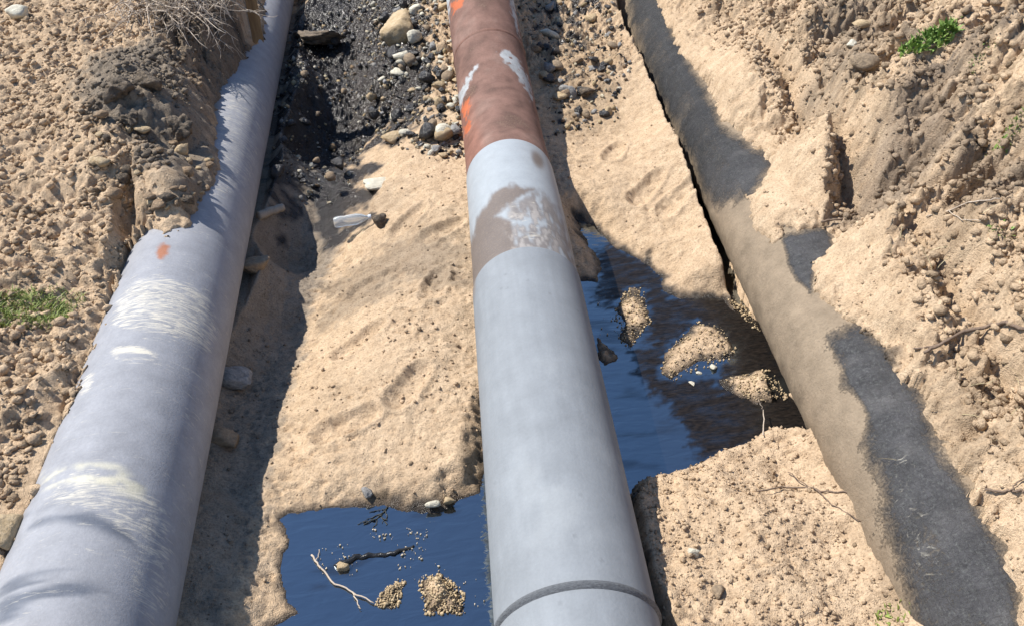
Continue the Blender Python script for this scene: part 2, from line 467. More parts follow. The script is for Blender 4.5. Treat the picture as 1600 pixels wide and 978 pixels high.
def soil_material(name, fine=1.0):
    m, nt, b = new_mat(name)
    col = N(nt, 'ShaderNodeAttribute', attribute_name='tint')
    tc = N(nt, 'ShaderNodeTexCoord')
    n1 = N(nt, 'ShaderNodeTexNoise', Scale=95.0 * fine, Detail=6.0, Roughness=.65)
    n2 = N(nt, 'ShaderNodeTexNoise', Scale=14.0, Detail=5.0, Roughness=.6)
    v = N(nt, 'ShaderNodeTexVoronoi', Scale=210.0 * fine)
    for n in (n1, n2, v): nt.links.new(tc.outputs['Object'], n.inputs['Vector'])
    g = ramp(nt, n1.outputs[0], [(.30, (.62, .60, .58)), (.50, (1, 1, 1)), (.72, (1.22, 1.22, 1.2))])
    g2 = ramp(nt, n2.outputs[0], [(.32, (.84, .81, .78)), (.62, (1.07, 1.07, 1.07))])
    grain = mix(nt, 1.0, mix(nt, 1.0, col.outputs['Color'], g, 'MULTIPLY'), g2, 'MULTIPLY')
    # scattered dark grit
    gv = N(nt, 'ShaderNodeTexVoronoi', Scale=48.0 * fine)
    nt.links.new(tc.outputs['Object'], gv.inputs['Vector'])
    spot = ramp(nt, gv.outputs['Distance'], [(.16, (1, 1, 1)), (.25, (0, 0, 0))])
    sel = ramp(nt, gv.outputs['Color'], [(.80, (0, 0, 0)), (.82, (1, 1, 1))])
    spot = mix(nt, 1.0, spot, sel, 'MULTIPLY')
    dk = mix(nt, 1.0, grain, (.42, .38, .35), 'MULTIPLY')
    nt.links.new(mix(nt, spot, grain, dk), b.inputs['Base Color'])
    wet = N(nt, 'ShaderNodeAttribute', attribute_name='wet')
    rr = math_node(nt, 'MULTIPLY', wet.outputs['Fac'], -.72)
    nt.links.new(math_node(nt, 'ADD', rr, .93), b.inputs['Roughness'])
    nt.links.new(math_node(nt, 'ADD', math_node(nt, 'MULTIPLY', wet.outputs['Fac'], .22), .15), b.inputs['Specular IOR Level'])
    h = math_node(nt, 'ADD', n1.outputs[0], math_node(nt, 'MULTIPLY', v.outputs['Distance'], -.35))
    bump(nt, b, h, .75, .012)
    return m

soil_mat = soil_material('sandy_soil')
crumb_mat = soil_material('soil_crumb', 1.0)

def attr_color(me, name, rgb):
    a = me.attributes.new(name, 'FLOAT_COLOR', 'POINT')
    d = np.ones((len(me.vertices), 4), np.float32); d[:, :3] = rgb
    a.data.foreach_set('color', d.ravel())

def attr_float(me, name, val):
    a = me.attributes.new(name, 'FLOAT', 'POINT')
    a.data.foreach_set('value', np.asarray(val, np.float32).ravel())

def np_mesh(name, V, F, smooth=True):
    me = bpy.data.meshes.new(name)
    V = np.asarray(V, np.float32); F = np.asarray(F, np.int32)
    k = F.shape[1]
    me.vertices.add(len(V)); me.vertices.foreach_set('co', V.ravel())
    me.loops.add(F.size); me.loops.foreach_set('vertex_index', F.ravel())
    me.polygons.add(len(F))
    me.polygons.foreach_set('loop_start', np.arange(0, F.size, k, dtype=np.int32))
    if smooth: me.polygons.foreach_set('use_smooth', np.ones(len(F), bool))
    me.update(calc_edges=True)
    return me

def link(name, me, mat=None, parent=None):
    o = bpy.data.objects.new(name, me); C.objects.link(o)
    if mat is not None and me is not None and not me.materials: me.materials.append(mat)
    if parent is not None: o.parent = parent
    return o

def tag(o, label, cat, group=None, kind=None):
    o['label'] = label; o['category'] = cat
    if group: o['group'] = group
    if kind: o['kind'] = kind
    return o

def thing(name, label, cat, loc=(0, 0, 0), group=None):
    o = bpy.data.objects.new(name, None); C.objects.link(o); o.location = loc
    return tag(o, label, cat, group)

# ------------------------------------------------------------------ ground
ny, nx = X.shape
idx = np.arange(ny * nx).reshape(ny, nx)
F = np.stack([idx[:-1, :-1], idx[:-1, 1:], idx[1:, 1:], idx[1:, :-1]], -1).reshape(-1, 4)
gme = np_mesh('ground', np.stack([X, Y, Z], -1).reshape(-1, 3), F)
wet = wet_field(Xc, Yc) * np.clip(f_floor * 1.3, 0, 1)
SAND = np.array([.53, .395, .262]); BROWN = np.array([.36, .262, .170]); GREY = np.array([.17, .14, .112]); OIL = np.array([.016, .015, .016])
tone = fbm(Xc * 1.3, Yc * 1.3, 120, 4); tone2 = fbm(Xc * 4.5, Yc * 4.5, 130, 4)
col = np.empty(X.shape + (3,))
k = sst(.05, .75, tone + .5 * tone2) * (.15 * f_left + .50 * f_right + .15 * f_floor)
col[:] = SAND + (BROWN - SAND) * k[..., None]
k = sst(.25, .8, tone2 - .3 * tone) * .85 * sst(-.4, .3, fbm(Xc * 20, Yc * 20, 140, 3)) * f_right * sst(.15, .7, Xc - axis_xz(path_right, Yc)[0])
col += (GREY - col) * k[..., None]
k = f_right * .62 * sst(.05, .55, fbm(Xc * 6, Yc * 7, 160, 3) + .7 * fbm(Xc * 26, Yc * 26, 165, 3)) * sst(.1, .4, Xc - axis_xz(path_right, Yc)[0])
col += (np.array([.235, .175, .115]) - col) * k[..., None]
k = f_left * .5 * sst(.25, .7, fbm(Xc * 6, Yc * 7, 170, 3) + .6 * fbm(Xc * 26, Yc * 26, 175, 3))
col += (np.array([.27, .20, .13]) - col) * k[..., None]
def stain_or_shade(px_poly, z, colour, soft, amount, seed):  # tints a patch of ground
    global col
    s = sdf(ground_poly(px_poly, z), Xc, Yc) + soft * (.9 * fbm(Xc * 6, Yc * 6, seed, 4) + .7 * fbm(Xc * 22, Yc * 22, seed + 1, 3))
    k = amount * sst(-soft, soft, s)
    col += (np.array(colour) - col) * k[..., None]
stain_or_shade([(120,110),(180,90),(260,80),(330,140),(340,200),(320,290),(250,270),(200,210),(130,190)], .74, (.18,.155,.125), .10, .85, 201)
stain_or_shade([(230,0),(400,0),(400,80),(330,110),(250,70)], .78, (.14,.115,.09), .10, .85, 202)  # shade beneath the dry bush, painted into the soil colour
stain_or_shade([(500,390),(620,350),(735,380),(738,470),(640,440),(480,470)], .14, (.31,.24,.168), .12, .9, 203)
stain_or_shade([(1370,190),(1470,180),(1480,260),(1400,300),(1330,260)], .9, (.19,.15,.115), .10, .6, 204)
stain_or_shade([(1290,20),(1370,20),(1360,130),(1290,140)], .95, (.2,.16,.12), .10, .6, 205)
stain_or_shade([(1500,230),(1600,230),(1600,330),(1530,330)], 1.02, (.2,.155,.115), .10, .55, 206)
stain_or_shade([(1500,520),(1600,520),(1600,640),(1540,620)], .9, (.24,.18,.12), .12, .6, 207)
stain_or_shade([(840,60),(960,60),(990,190),(860,190)], .24, (.34,.25,.16), .15, .5, 208)
stain_or_shade([(240,1000),(300,700),(440,0),(545,0),(535,330),(480,440),(440,600),(418,750),(382,900),(350,1000)], .05, (.25,.21,.165), .06, .93, 209)  # shadow of the left pipe, painted darker into the floor colour
stain_or_shade([(1230,600),(1300,700),(1400,900),(1440,1000),(1380,1000),(1290,740)], .12, (.26,.19,.125), .06, .6, 210)
stain_or_shade([(560,792),(598,768),(640,797),(700,792),(762,758),(765,800),(690,815),(600,806)], .01, (.022,.020,.018), .035, .9, 211)
stain_or_shade([(600,330),(720,340),(720,380),(620,370)], .12, (.40,.30,.20), .06, .6, 212)
stain_or_shade([(510,300),(620,280),(640,330),(540,340)], .08, (.36,.275,.19), .08, .6, 213)
stain_or_shade([(500,560),(620,590),(560,640),(470,640)], .1, (.43,.32,.21), .10, .5, 214)
shore = np.where(inpool, sst(.075, .0, -Wt + .03 * tone2), 0)
soak = np.where(inpool, sst(.07, .015, -Wt + .06 * fbm(Xc * 8, Yc * 8, 150, 4) + .02), 0) * sst(-.5, .1, fbm(Xc * 4, Yc * 4, 155, 3) + .35 * sst(2.6, 3.6, Yc)) * sst(-.6, -.3, Xc)
shore_thin = np.where(inpool, sst(.045, .012, -Wt + .022 * fbm(Xc * 18, Yc * 18, 158, 3)), 0)
col += (np.array([.34, .25, .16]) - col) * (.30 * shore)[..., None]
col += (OIL - col) * np.where(inpool & (Wt > -.012), .93, 0)[..., None]
col += (np.array([.10, .072, .048]) - col) * (.75 * shore_thin)[..., None]
col += (np.array([.03, .026, .022]) - col) * (.9 * soak)[..., None]
wetk = np.clip(wet, 0, 1)
col += (OIL - col) * (.95 * wetk)[..., None]
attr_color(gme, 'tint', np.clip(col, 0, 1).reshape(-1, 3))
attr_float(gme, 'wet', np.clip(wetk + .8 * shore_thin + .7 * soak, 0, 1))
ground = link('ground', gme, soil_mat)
ground['kind'] = 'structure'; ground['label'] = 'dry sandy soil of the trench floor and its two banks'

# ------------------------------------------------------------------ oil
def oil_pool():
    m, nt, b = new_mat('crude_oil')
    b.inputs['Base Color'].default_value = (.006, .006, .007, 1)
    b.inputs['Roughness'].default_value = .03
    b.inputs['IOR'].default_value = 2.7
    b.inputs['Specular IOR Level'].default_value = .8
    b.inputs['Specular Tint'].default_value = (.80, .92, 1.0, 1)
    tc = N(nt, 'ShaderNodeTexCoord')
    mp = N(nt, 'ShaderNodeMapping'); mp.inputs['Scale'].default_value = (5, 15, 1); mp.inputs['Rotation'].default_value = (0, 0, -.5)
    nt.links.new(tc.outputs['Object'], mp.inputs['Vector'])
    n = N(nt, 'ShaderNodeTexNoise', Scale=1.6, Detail=3.0, Distortion=.6)
    nt.links.new(mp.outputs[0], n.inputs['Vector'])
    bump(nt, b, n.outputs[0], .22, .02)
    g = 120
    x0, x1, y0, y1 = -.95, 2.2, .2, 5.6
    # outline kept well inside the trench: the ground hides its rim
    pts = [(-.9, .3), (1.5, .3), (1.62, 2.2), (1.85, 4.8), (1.2, 5.4), (.2, 5.4), (-.4, 3.0), (-.85, 2.6)]
    gx = np.linspace(-.9, 1.9, 234); gy = np.linspace(.3, 5.4, 426)
    GX, GY = np.meshgrid(gx, gy)
    ix = np.arange(GX.size).reshape(GX.shape)
    q = np.stack([ix[:-1, :-1], ix[:-1, 1:], ix[1:, 1:], ix[1:, :-1]], -1).reshape(-1, 4)
    cx = GX[:-1, :-1].ravel() + .006; cy = GY[:-1, :-1].ravel() + .006
    q = q[sdf(pts, cx, cy) > 0]
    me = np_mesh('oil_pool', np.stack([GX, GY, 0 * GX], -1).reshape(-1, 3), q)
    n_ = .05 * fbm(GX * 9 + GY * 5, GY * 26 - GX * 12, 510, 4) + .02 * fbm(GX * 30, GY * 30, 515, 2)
    sc = np.zeros(GX.shape)  # dull dark reflection painted on the right pool, with faint oil film
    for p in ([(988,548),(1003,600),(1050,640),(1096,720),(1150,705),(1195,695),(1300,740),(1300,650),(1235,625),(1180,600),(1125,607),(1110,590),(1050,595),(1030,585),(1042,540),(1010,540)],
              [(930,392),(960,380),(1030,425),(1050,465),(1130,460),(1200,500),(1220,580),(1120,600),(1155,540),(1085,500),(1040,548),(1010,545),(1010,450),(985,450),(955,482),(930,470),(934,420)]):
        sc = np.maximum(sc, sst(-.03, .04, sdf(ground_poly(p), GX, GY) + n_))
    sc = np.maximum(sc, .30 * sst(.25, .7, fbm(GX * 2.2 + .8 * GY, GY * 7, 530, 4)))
    attr_float(me, 'scum_and_reflection', np.clip(sc * (.90 + .30 * np.clip(fbm(GX * 7 + 4 * GY, GY * 26 - 6 * GX, 520, 4) - .15, -1, .2)), 0, 1))
    at_ = N(nt, 'ShaderNodeAttribute', attribute_name='scum_and_reflection')
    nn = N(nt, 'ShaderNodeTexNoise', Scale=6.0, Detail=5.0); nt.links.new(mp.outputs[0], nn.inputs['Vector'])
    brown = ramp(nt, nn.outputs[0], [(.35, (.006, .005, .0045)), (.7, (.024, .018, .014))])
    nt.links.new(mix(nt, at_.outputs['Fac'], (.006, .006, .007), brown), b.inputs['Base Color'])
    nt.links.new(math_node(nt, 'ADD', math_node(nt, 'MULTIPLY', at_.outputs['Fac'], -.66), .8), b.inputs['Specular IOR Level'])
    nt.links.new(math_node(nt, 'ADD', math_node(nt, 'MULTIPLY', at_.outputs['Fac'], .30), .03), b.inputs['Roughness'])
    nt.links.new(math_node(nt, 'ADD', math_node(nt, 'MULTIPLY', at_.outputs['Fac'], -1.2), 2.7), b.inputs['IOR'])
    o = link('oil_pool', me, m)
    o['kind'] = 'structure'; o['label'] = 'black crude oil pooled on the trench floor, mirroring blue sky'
oil_pool()

# ------------------------------------------------------------------ pipes
def tube(name, path, rad, seg, mat, parent, ends=(True, True), rfun=None):
    P = np.asarray(path); n = len(P)
    T = np.gradient(P, axis=0); T /= np.linalg.norm(T, axis=1)[:, None]
    S = np.cross(T, np.array([0, 0, 1.0])); S /= np.linalg.norm(S, axis=1)[:, None]
    U = np.cross(S, T)
    a = np.linspace(0, 2 * math.pi, seg, endpoint=False)
    r = np.full(n, rad) if rfun is None else rfun
    r = r[:, None] if np.ndim(r) == 1 else r
    V = P[:, None] + (np.cos(a)[None, :, None] * S[:, None] + np.sin(a)[None, :, None] * U[:, None]) * r[..., None]
    idx = np.arange(n * seg).reshape(n, seg); nxt = np.roll(idx, -1, 1)
    Fq = np.stack([idx[:-1], nxt[:-1], nxt[1:], idx[1:]], -1).reshape(-1, 4)
    s = np.r_[0, np.cumsum(np.linalg.norm(np.diff(P, axis=0), axis=1))]
    Vf = V.reshape(-1, 3)
    # close each end with a lip towards a small inner ring
    extra_v = []; extra_f = []
    for e, on in zip((0, n - 1), ends):
        if not on: continue
        base = len(Vf) + len(extra_v)
        extra_v += list(P[e] + (V[e] - P[e]) * .02)
        for q in range(seg):
            i, j = idx[e, q], idx[e, (q + 1) % seg]
            extra_f.append((i, j, base + (q + 1) % seg, base + q))
    if extra_v: Vf = np.vstack([Vf, np.array(extra_v)]); Fq = np.vstack([Fq, np.array(extra_f)])
    me = np_mesh(name, Vf, Fq)
    along = np.r_[np.repeat(s, seg), np.zeros(len(extra_v))]; ang = np.r_[np.tile(a * rad, n), np.zeros(len(extra_v))]
    attr_float(me, 'along', along); attr_float(me, 'round', ang)
    o = link(name, me, mat, parent)
    return o, Vf, along, ang

def pipe_uv(nt, su, sv):
    """(round, along) in metres, scaled"""
    a = N(nt, 'ShaderNodeAttribute', attribute_name='along'); r = N(nt, 'ShaderNodeAttribute', attribute_name='round')
    c = nt.nodes.new('ShaderNodeCombineXYZ')
    nt.links.new(math_node(nt, 'MULTIPLY', r.outputs['Fac'], su), c.inputs[0])
    nt.links.new(math_node(nt, 'MULTIPLY', a.outputs['Fac'], sv), c.inputs[1])
    return c.outputs[0]

def pipe_material(name, rough=.5, grain=.10, streak=(3, 40), bump_s=.25, hair=0.0, spec=.14):
    """tint: painted and worn colours; scuff: where dry mud is rubbed round the pipe; dust: soil lying on it"""
    m, nt, b = new_mat(name)
    tint = N(nt, 'ShaderNodeAttribute', attribute_name='tint'); scuff = N(nt, 'ShaderNodeAttribute', attribute_name='scuff')
    dust = N(nt, 'ShaderNodeAttribute', attribute_name='dust')
    uv = pipe_uv(nt, streak[0], streak[1]); uv2 = pipe_uv(nt, 9, 9)
    n = N(nt, 'ShaderNodeTexNoise', Scale=1.0, Detail=7.0, Roughness=.68, Distortion=2.2); nt.links.new(uv, n.inputs['Vector'])
    n2 = N(nt, 'ShaderNodeTexNoise', Scale=1.0, Detail=6.0, Roughness=.62); nt.links.new(uv2, n2.inputs['Vector'])
    n3 = N(nt, 'ShaderNodeTexNoise', Scale=9.0, Detail=6.0, Roughness=.7); nt.links.new(uv2, n3.inputs['Vector'])
    g = ramp(nt, n2.outputs[0], [(.3, (1 - grain * 1.6,) * 3), (.7, (1 + grain,) * 3)])
    base = mix(nt, 1.0, tint.outputs['Color'], g, 'MULTIPLY')
    fine = ramp(nt, n3.outputs[0], [(.3, (1 - grain,) * 3), (.7, (1 + grain * .6,) * 3)])
    base = mix(nt, 1.0, base, fine, 'MULTIPLY')
    crease = None
    if hair:                                             # creases and scratches of a wrapped tape
        for q, (u_, v_, sc_) in enumerate(((30, 9, 1.0), (10, 26, 1.2), (24, 24, 1.6))):
            uvh = pipe_uv(nt, u_, v_)
            hn = N(nt, 'ShaderNodeTexNoise', Scale=sc_, Detail=3.0, Roughness=.6, Distortion=1.6); nt.links.new(uvh, hn.inputs['Vector'])
            line = ramp(nt, hn.outputs[0], [(.455, (0, 0, 0)), (.5, (1, 1, 1)), (.545, (0, 0, 0))])
            crease = line if crease is None else math_node(nt, 'ADD', crease, line)
            gate = math_node(nt, 'MULTIPLY', ramp(nt, n3.outputs[0], [(.42, (0, 0, 0)), (.62, (1, 1, 1))]), hair)
            base = mix(nt, math_node(nt, 'MULTIPLY', line, gate), base, (.25, .262, .235) if q != 1 else (.035, .033, .03))
    k = math_node(nt, 'SUBTRACT', math_node(nt, 'ADD', math_node(nt, 'MULTIPLY', scuff.outputs['Fac'], .62), n.outputs[0]), .80)
    k = ramp(nt, math_node(nt, 'MULTIPLY', k, 5.0), [(0.0, (0, 0, 0)), (1.0, (1, 1, 1))])
    base = mix(nt, math_node(nt, 'MULTIPLY', k, .80), base, (.66, .61, .50))
    kd = math_node(nt, 'SUBTRACT', math_node(nt, 'ADD', dust.outputs['Fac'], math_node(nt, 'MULTIPLY', n3.outputs[0], .9)), .72)
    kd = ramp(nt, math_node(nt, 'MULTIPLY', kd, 2.6), [(0.0, (0, 0, 0)), (1.0, (1, 1, 1))])
    base = mix(nt, kd, base, mix(nt, 1.0, mix(nt, 1.0, (.285, .222, .155), fine, 'MULTIPLY'), g, 'MULTIPLY'))
    nt.links.new(base, b.inputs['Base Color'])
    r = math_node(nt, 'ADD', math_node(nt, 'MULTIPLY', math_node(nt, 'ADD', k, kd), .3), rough)
    nt.links.new(math_node(nt, 'MINIMUM', r, .95), b.inputs['Roughness'])
    b.inputs['Specular IOR Level'].default_value = spec
    hgt = math_node(nt, 'ADD', n3.outputs[0], math_node(nt, 'MULTIPLY', kd, 1.2))
    if crease is not None: hgt = math_node(nt, 'ADD', hgt, math_node(nt, 'MULTIPLY', math_node(nt, 'MULTIPLY', crease, math_node(nt, 'SUBTRACT', 1.0, kd)), .16))
    bump(nt, b, hgt, bump_s, .008)
    return m

def px_mask(V, poly, soft, wob=0):
    px, py, f = project(V[:, 0], V[:, 1], V[:, 2])
    return sst(-soft, soft, sdf(poly, px, py) + wob)

def px_blob(V, cx, cy, rx, ry, rot=0):
    px, py, f = project(V[:, 0], V[:, 1], V[:, 2])
    c, s = math.cos(rot), math.sin(rot)
    u = ((px - cx) * c + (py - cy) * s) / rx; v = (-(px - cx) * s + (py - cy) * c) / ry
    return np.exp(-(u * u + v * v) ** 2)

# --- left pipe
def left_pipe():
    root = thing('oil_pipe', 'leftmost pipe, plain grey, smeared with dry pale mud', 'pipe', tuple(path_left[0]))
    root.location = (0, 0, 0)
    m = pipe_material('grey_coating_muddy', rough=.58, grain=.10, streak=(8, 40))
    o, V, al, rd = tube('pipe_body', path_left, RL, 160, m, root)
    tint = np.tile([.30, .305, .325], (len(V), 1))
    n = fbm(rd * 2 + 3, al * 14, 300, 4)
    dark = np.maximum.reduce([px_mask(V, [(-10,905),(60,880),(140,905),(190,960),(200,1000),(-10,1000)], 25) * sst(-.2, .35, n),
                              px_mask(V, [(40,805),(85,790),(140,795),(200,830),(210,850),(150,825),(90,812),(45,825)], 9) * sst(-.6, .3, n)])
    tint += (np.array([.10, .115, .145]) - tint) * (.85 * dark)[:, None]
    cream = px_mask(V, [(70,745),(110,722),(180,728),(225,760),(215,775),(160,755),(110,755),(70,765)], 10, 9 * n) * sst(-.2, .6, n + .5 * fbm(rd * 16, al * 30, 303, 3))
    tint += (np.array([.60, .565, .43]) - tint) * (.8 * cream)[:, None]
    rust = px_mask(V, [(246,388),(256,380),(264,384),(262,398),(252,406),(245,402)], 3, 2 * fbm(rd * 25, al * 25, 305, 2))
    tint += (np.array([.34, .15, .09]) - tint) * rust[:, None]
    ring = px_blob(V, 210, 553, 42, 16, .1) - px_blob(V, 212, 558, 26, 7, .1)
    scuff = np.maximum.reduce([.62 * px_mask(V, [(175,470),(205,428),(260,424),(330,445),(350,520),(330,560),(270,535),(200,520),(165,520)], 22),
                               .5 * px_mask(V, [(330,200),(350,120),(410,100),(425,170),(400,290),(340,330),(320,310)], 22),
                               .55 * px_mask(V, [(70,760),(120,722),(200,735),(270,790),(280,860),(250,900),(200,850),(130,800),(60,790)], 20),
                               .5 * px_mask(V, [(200,850),(270,830),(270,940),(240,990),(190,930)], 20),
                               .6 * px_blob(V, 135, 600, 12, 26, .5), .9 * np.clip(ring, 0, 1), .42 * px_blob(V, 300, 640, 22, 90, .15), .3 + .12 * sst(.2, .9, n)])
    xa, za = axis_xz(path_left, V[:, 1])
    dust = .62 * sst(-.05, -.22, V[:, 0] - xa) * (V[:, 2] < za + .16) + .55 * px_mask(V, [(215,380),(205,360),(300,340),(330,290),(350,130),(400,70),(415,-40),(300,-40),(200,330)], 12)
    attr_color(o.data, 'tint', tint); attr_float(o.data, 'scuff', scuff); attr_float(o.data, 'dust', dust)
    return root
left_pipe()

# --- right pipe
def right_pipe():
    root = thing('oil_pipe', 'rightmost pipe in black bitumen wrap, dusty and half buried in the right bank', 'pipe')
    m = pipe_material('bitumen_wrap', rough=.5, grain=.15, streak=(14, 30), bump_s=.9, hair=.26)
    seg = 160
    n_ = len(path_right)
    a = np.linspace(0, 2 * math.pi, seg, endpoint=False)
    al = np.linspace(0, n_ * .012, n_)
    A, B = np.meshgrid(a * RR, al)
    r = RR + .004 * fbm(A * 7 + B * 2, B * 9, 330, 4) - .003 * np.abs(perlin(A * 13 + B * 9, B * 16 - A * 5, 340))
    o, V, al, rd = tube('pipe_body', path_right, RR, seg, m, root, rfun=r)
    n = fbm(rd * 3, al * 5, 360, 5)
    tint = np.tile([.072, .070, .072], (len(V), 1))
    tint += (np.array([.15, .142, .138]) - tint) * (.45 * sst(-.1, .9, n))[:, None]
    tint *= (1 - .42 * sst(3.9, 4.8, V[:, 1]))[:, None]
    m4 = fbm(rd * 30 + al * 12, al * 34 - rd * 10, 366, 4)
    tint *= (1 + .15 * m4)[:, None]
    scuff = np.full(len(V), .16) + .25 * px_mask(V, [(1370,640),(1420,700),(1480,900),(1420,900),(1400,760)], 25)
    dark = np.maximum.reduce([px_mask(V, p, s) for p, s in (
        ([(960,-60),(1030,-60),(1050,50),(1095,130),(1130,200),(1210,255),(1170,310),(1110,330),(1090,290),(1050,200),(1000,110)], 22),
        ([(1222,372),(1290,358),(1302,385),(1270,430),(1268,460),(1240,430)], 10),
        ([(1300,530),(1345,508),(1440,615),(1460,690),(1520,770),(1590,930),(1600,1010),(1440,1010),(1400,900),(1380,780),(1340,680),(1310,600)], 34))])
    n4 = fbm(rd * 22, al * 22, 365, 3)
    dust = .90 - .84 * dark + (.36 * n + .20 * n4) * (1 - .65 * dark) * (1 - .2 * dark) + .22 * px_blob(V, 1330, 645, 25, 35, -.5) * 2
    dust += .18 * (V[:, 0] < axis_xz(path_right, V[:, 1])[0] - .2)
    attr_color(o.data, 'tint', tint); attr_float(o.data, 'scuff', scuff); attr_float(o.data, 'dust', np.clip(dust, 0, 1.1))
right_pipe()

# --- middle pipe
def middle_pipe():
    root = thing('oil_pipe', 'middle pipe with grey coating, white primer band and a bare rusty stretch', 'pipe')
    def row_s(row):          # index of the path point whose top lies on this picture row
        top = path_mid + np.array([0, 0, RM])
        px, py, f = project(top[:, 0], top[:, 1], top[:, 2])
        ok = top[:, 1] > .5
        return int(np.argmin(np.where(ok, np.abs(py - row), 1e9)))
    i_coat = row_s(381); i_white = row_s(216); i_ring = row_s(908)
    mr = pipe_material('bare_rusty_steel', rough=.75, grain=.17, streak=(6, 12))
    o, V, al, rd = tube('bare_steel', path_mid[i_coat - 20:], RB, 200, mr, root)
    n = fbm(rd * 4, al * 4, 400, 5); n2 = fbm(rd * 22, al * 16, 410, 4)
    tint = np.tile([.215, .125, .098], (len(V), 1))
    tint += (np.array([.155, .092, .072]) - tint) * sst(0, .7, n)[:, None]
    tint += (np.array([.27, .175, .14]) - tint) * (.6 * sst(.1, .7, -n))[:, None]
    tint += (np.array([.34, .12, .07]) - tint) * (.25 * px_mask(V, [(715,170),(735,150),(760,250),(725,260)], 10))[:, None]
    w = np.maximum.reduce([px_mask(V, p, 2.0, 3.5 * n2) for p in (
        [(748,100),(735,112),(716,150),(714,178),(720,170),(733,130),(742,112)],
        [(776,82),(792,78),(812,98),(828,130),(832,158),(822,140),(808,118)],
        [(692,-30),(705,-30),(702,18),(700,46),(696,20)],
        [(790,-30),(800,-30),(806,20),(812,60),(803,30)])]) * sst(-.75, -.45, n2)
    tint += (np.array([.42, .43, .43]) - tint) * w[:, None]
    og = np.maximum.reduce([px_mask(V, p, 1.6, 4.0 * n2 - 2.0) for p in (
        [(722,158),(734,150),(737,168),(730,182),(738,190),(736,205),(726,215),(722,200),(728,192),(720,176)],
        [(703,6),(716,-6),(730,-4),(724,12),(712,18),(706,34)])]) * sst(-.9, -.5, n2)
    tint += (np.array([.50, .14, .06]) - tint) * (.92 * og)[:, None]
    # weld ridge of the girth joint at the top
    attr_color(o.data, 'tint', tint); attr_float(o.data, 'scuff', np.full(len(V), .15)); attr_float(o.data, 'dust', .30 * sst(.2, .8, n))
    # weld bead where two lengths of bare pipe meet
    j = row_s(36)
    md = pipe_material('weld_bead_steel', rough=.6, grain=.25)
    p = path_mid[j - 2:j + 3]
    wb, V, al, rd = tube('weld_bead', p, RB, 200, md, root, ends=(False, False), rfun=np.array([RB, RB + .003, RB + .004, RB + .003, RB - .001]) + .0005)
    attr_color(wb.data, 'tint', np.tile([.22, .12, .09], (len(V), 1))); attr_float(wb.data, 'scuff', np.zeros(len(V))); attr_float(wb.data, 'dust', np.zeros(len(V)))
    # white primer band, rubbed off towards the coating
    mp = pipe_material('white_primer', rough=.5, grain=.06, streak=(5, 16))
    p = path_mid[i_coat - 12:i_white]
    rf = np.full(len(p), RB + .004); rf[-1] = RB + .0005; rf[-2] = RB + .003
    o, V, al, rd = tube('primer_band', p, RB + .004, 240, mp, root, ends=(False, False), rfun=rf)
    n = fbm(rd * 5, al * 5, 420, 5)
    tint = np.tile([.335, .36, .378], (len(V), 1))
    nf = fbm(rd * 24, al * 9, 425, 4)
    b = px_mask(V, [(733,455),(733,385),(746,342),(766,307),(796,289),(834,296),(802,316),(776,338),(800,346),(808,395),(765,425)], 5, 4 * nf)
    b2 = px_mask(V, [(796,320),(840,300),(866,318),(893,380),(908,450),(880,405),(800,395)], 9, 7 * nf) * sst(-1.0, .15, nf + .5 * n)
    b = np.maximum(b, .80 * b2)
    spot = px_blob(V, 840, 250, 8, 16, -.5)
    tint += (np.array([.155, .122, .102]) - tint) * (.92 * np.clip(b + spot, 0, 1))[:, None]
    tint += (np.array([.40, .37, .34]) - tint) * (.7 * px_mask(V, [(790,325),(850,320),(880,370),(870,392),(800,392)], 14) * sst(.0, .5, nf))[:, None]
    attr_color(o.data, 'tint', tint); attr_float(o.data, 'scuff', .2 + .20 * px_mask(V, [(780,310),(850,300),(885,380),(800,385)], 14)); attr_float(o.data, 'dust', .25 * b)
    # grey coating sleeve
    mc = pipe_material('grey_coating', rough=.68, grain=.055, streak=(20, 3))
    p = path_mid[:i_coat]
    rf = np.full(len(p), RM); rf[-1] = RB + .002; rf[-2] = RM - .003
    o, V, al, rd = tube('coating_sleeve', p, RM, 240, mc, root, ends=(True, False), rfun=rf)
    n = fbm(rd * 3, al * 3, 430, 5); n2 = fbm(rd * 30, al * 3, 440, 3)
    tint = np.tile([.238, .254, .268], (len(V), 1))
    tint *= (1 + .07 * n + .05 * n2)[:, None]
    tint += (np.array([.30, .316, .325]) - tint) * (.6 * sst(.1, .8, n) * px_mask(V, [(800,560),(950,560),(990,760),(960,850),(830,850)], 40))[:, None]
    tint += (np.array([.20, .16, .13]) - tint) * (.8 * px_blob(V, 738, 440, 5, 30))[:, None]
    _, _, idv = worley(rd * 12, al * 12, 450)
    speck = (worley(rd * 12, al * 12, 450)[0] < .10) & (idv > .86)
    tint[speck & (n > .25)] *= .88
    attr_color(o.data, 'tint', tint); attr_float(o.data, 'scuff', np.full(len(V), .16)); attr_float(o.data, 'dust', np.full(len(V), .0))
    # dark ridge round the sleeve near the camera
    mk, nt, b_ = new_mat('tar_seal')
    nz = N(nt, 'ShaderNodeTexNoise', Scale=60.0, Detail=5.0)
    nt.links.new(ramp(nt, nz.outputs[0], [(.3, (.045, .05, .055)), (.7, (.20, .21, .22))]), b_.inputs['Base Color'])
    b_.inputs['Roughness'].default_value = .6
    bump(nt, b_, nz.outputs[0], .6, .01)
    p = path_mid[i_ring - 2:i_ring + 3]
    p = np.array([np.array([np.interp(t, np.arange(5), p[:, q]) for q in range(3)]) for t in np.linspace(0, 4, 13)])
    prof = RM + .010 * np.sin(np.linspace(0, math.pi, 13)) - .0005
    a = np.linspace(0, 2 * math.pi, 240, endpoint=False)
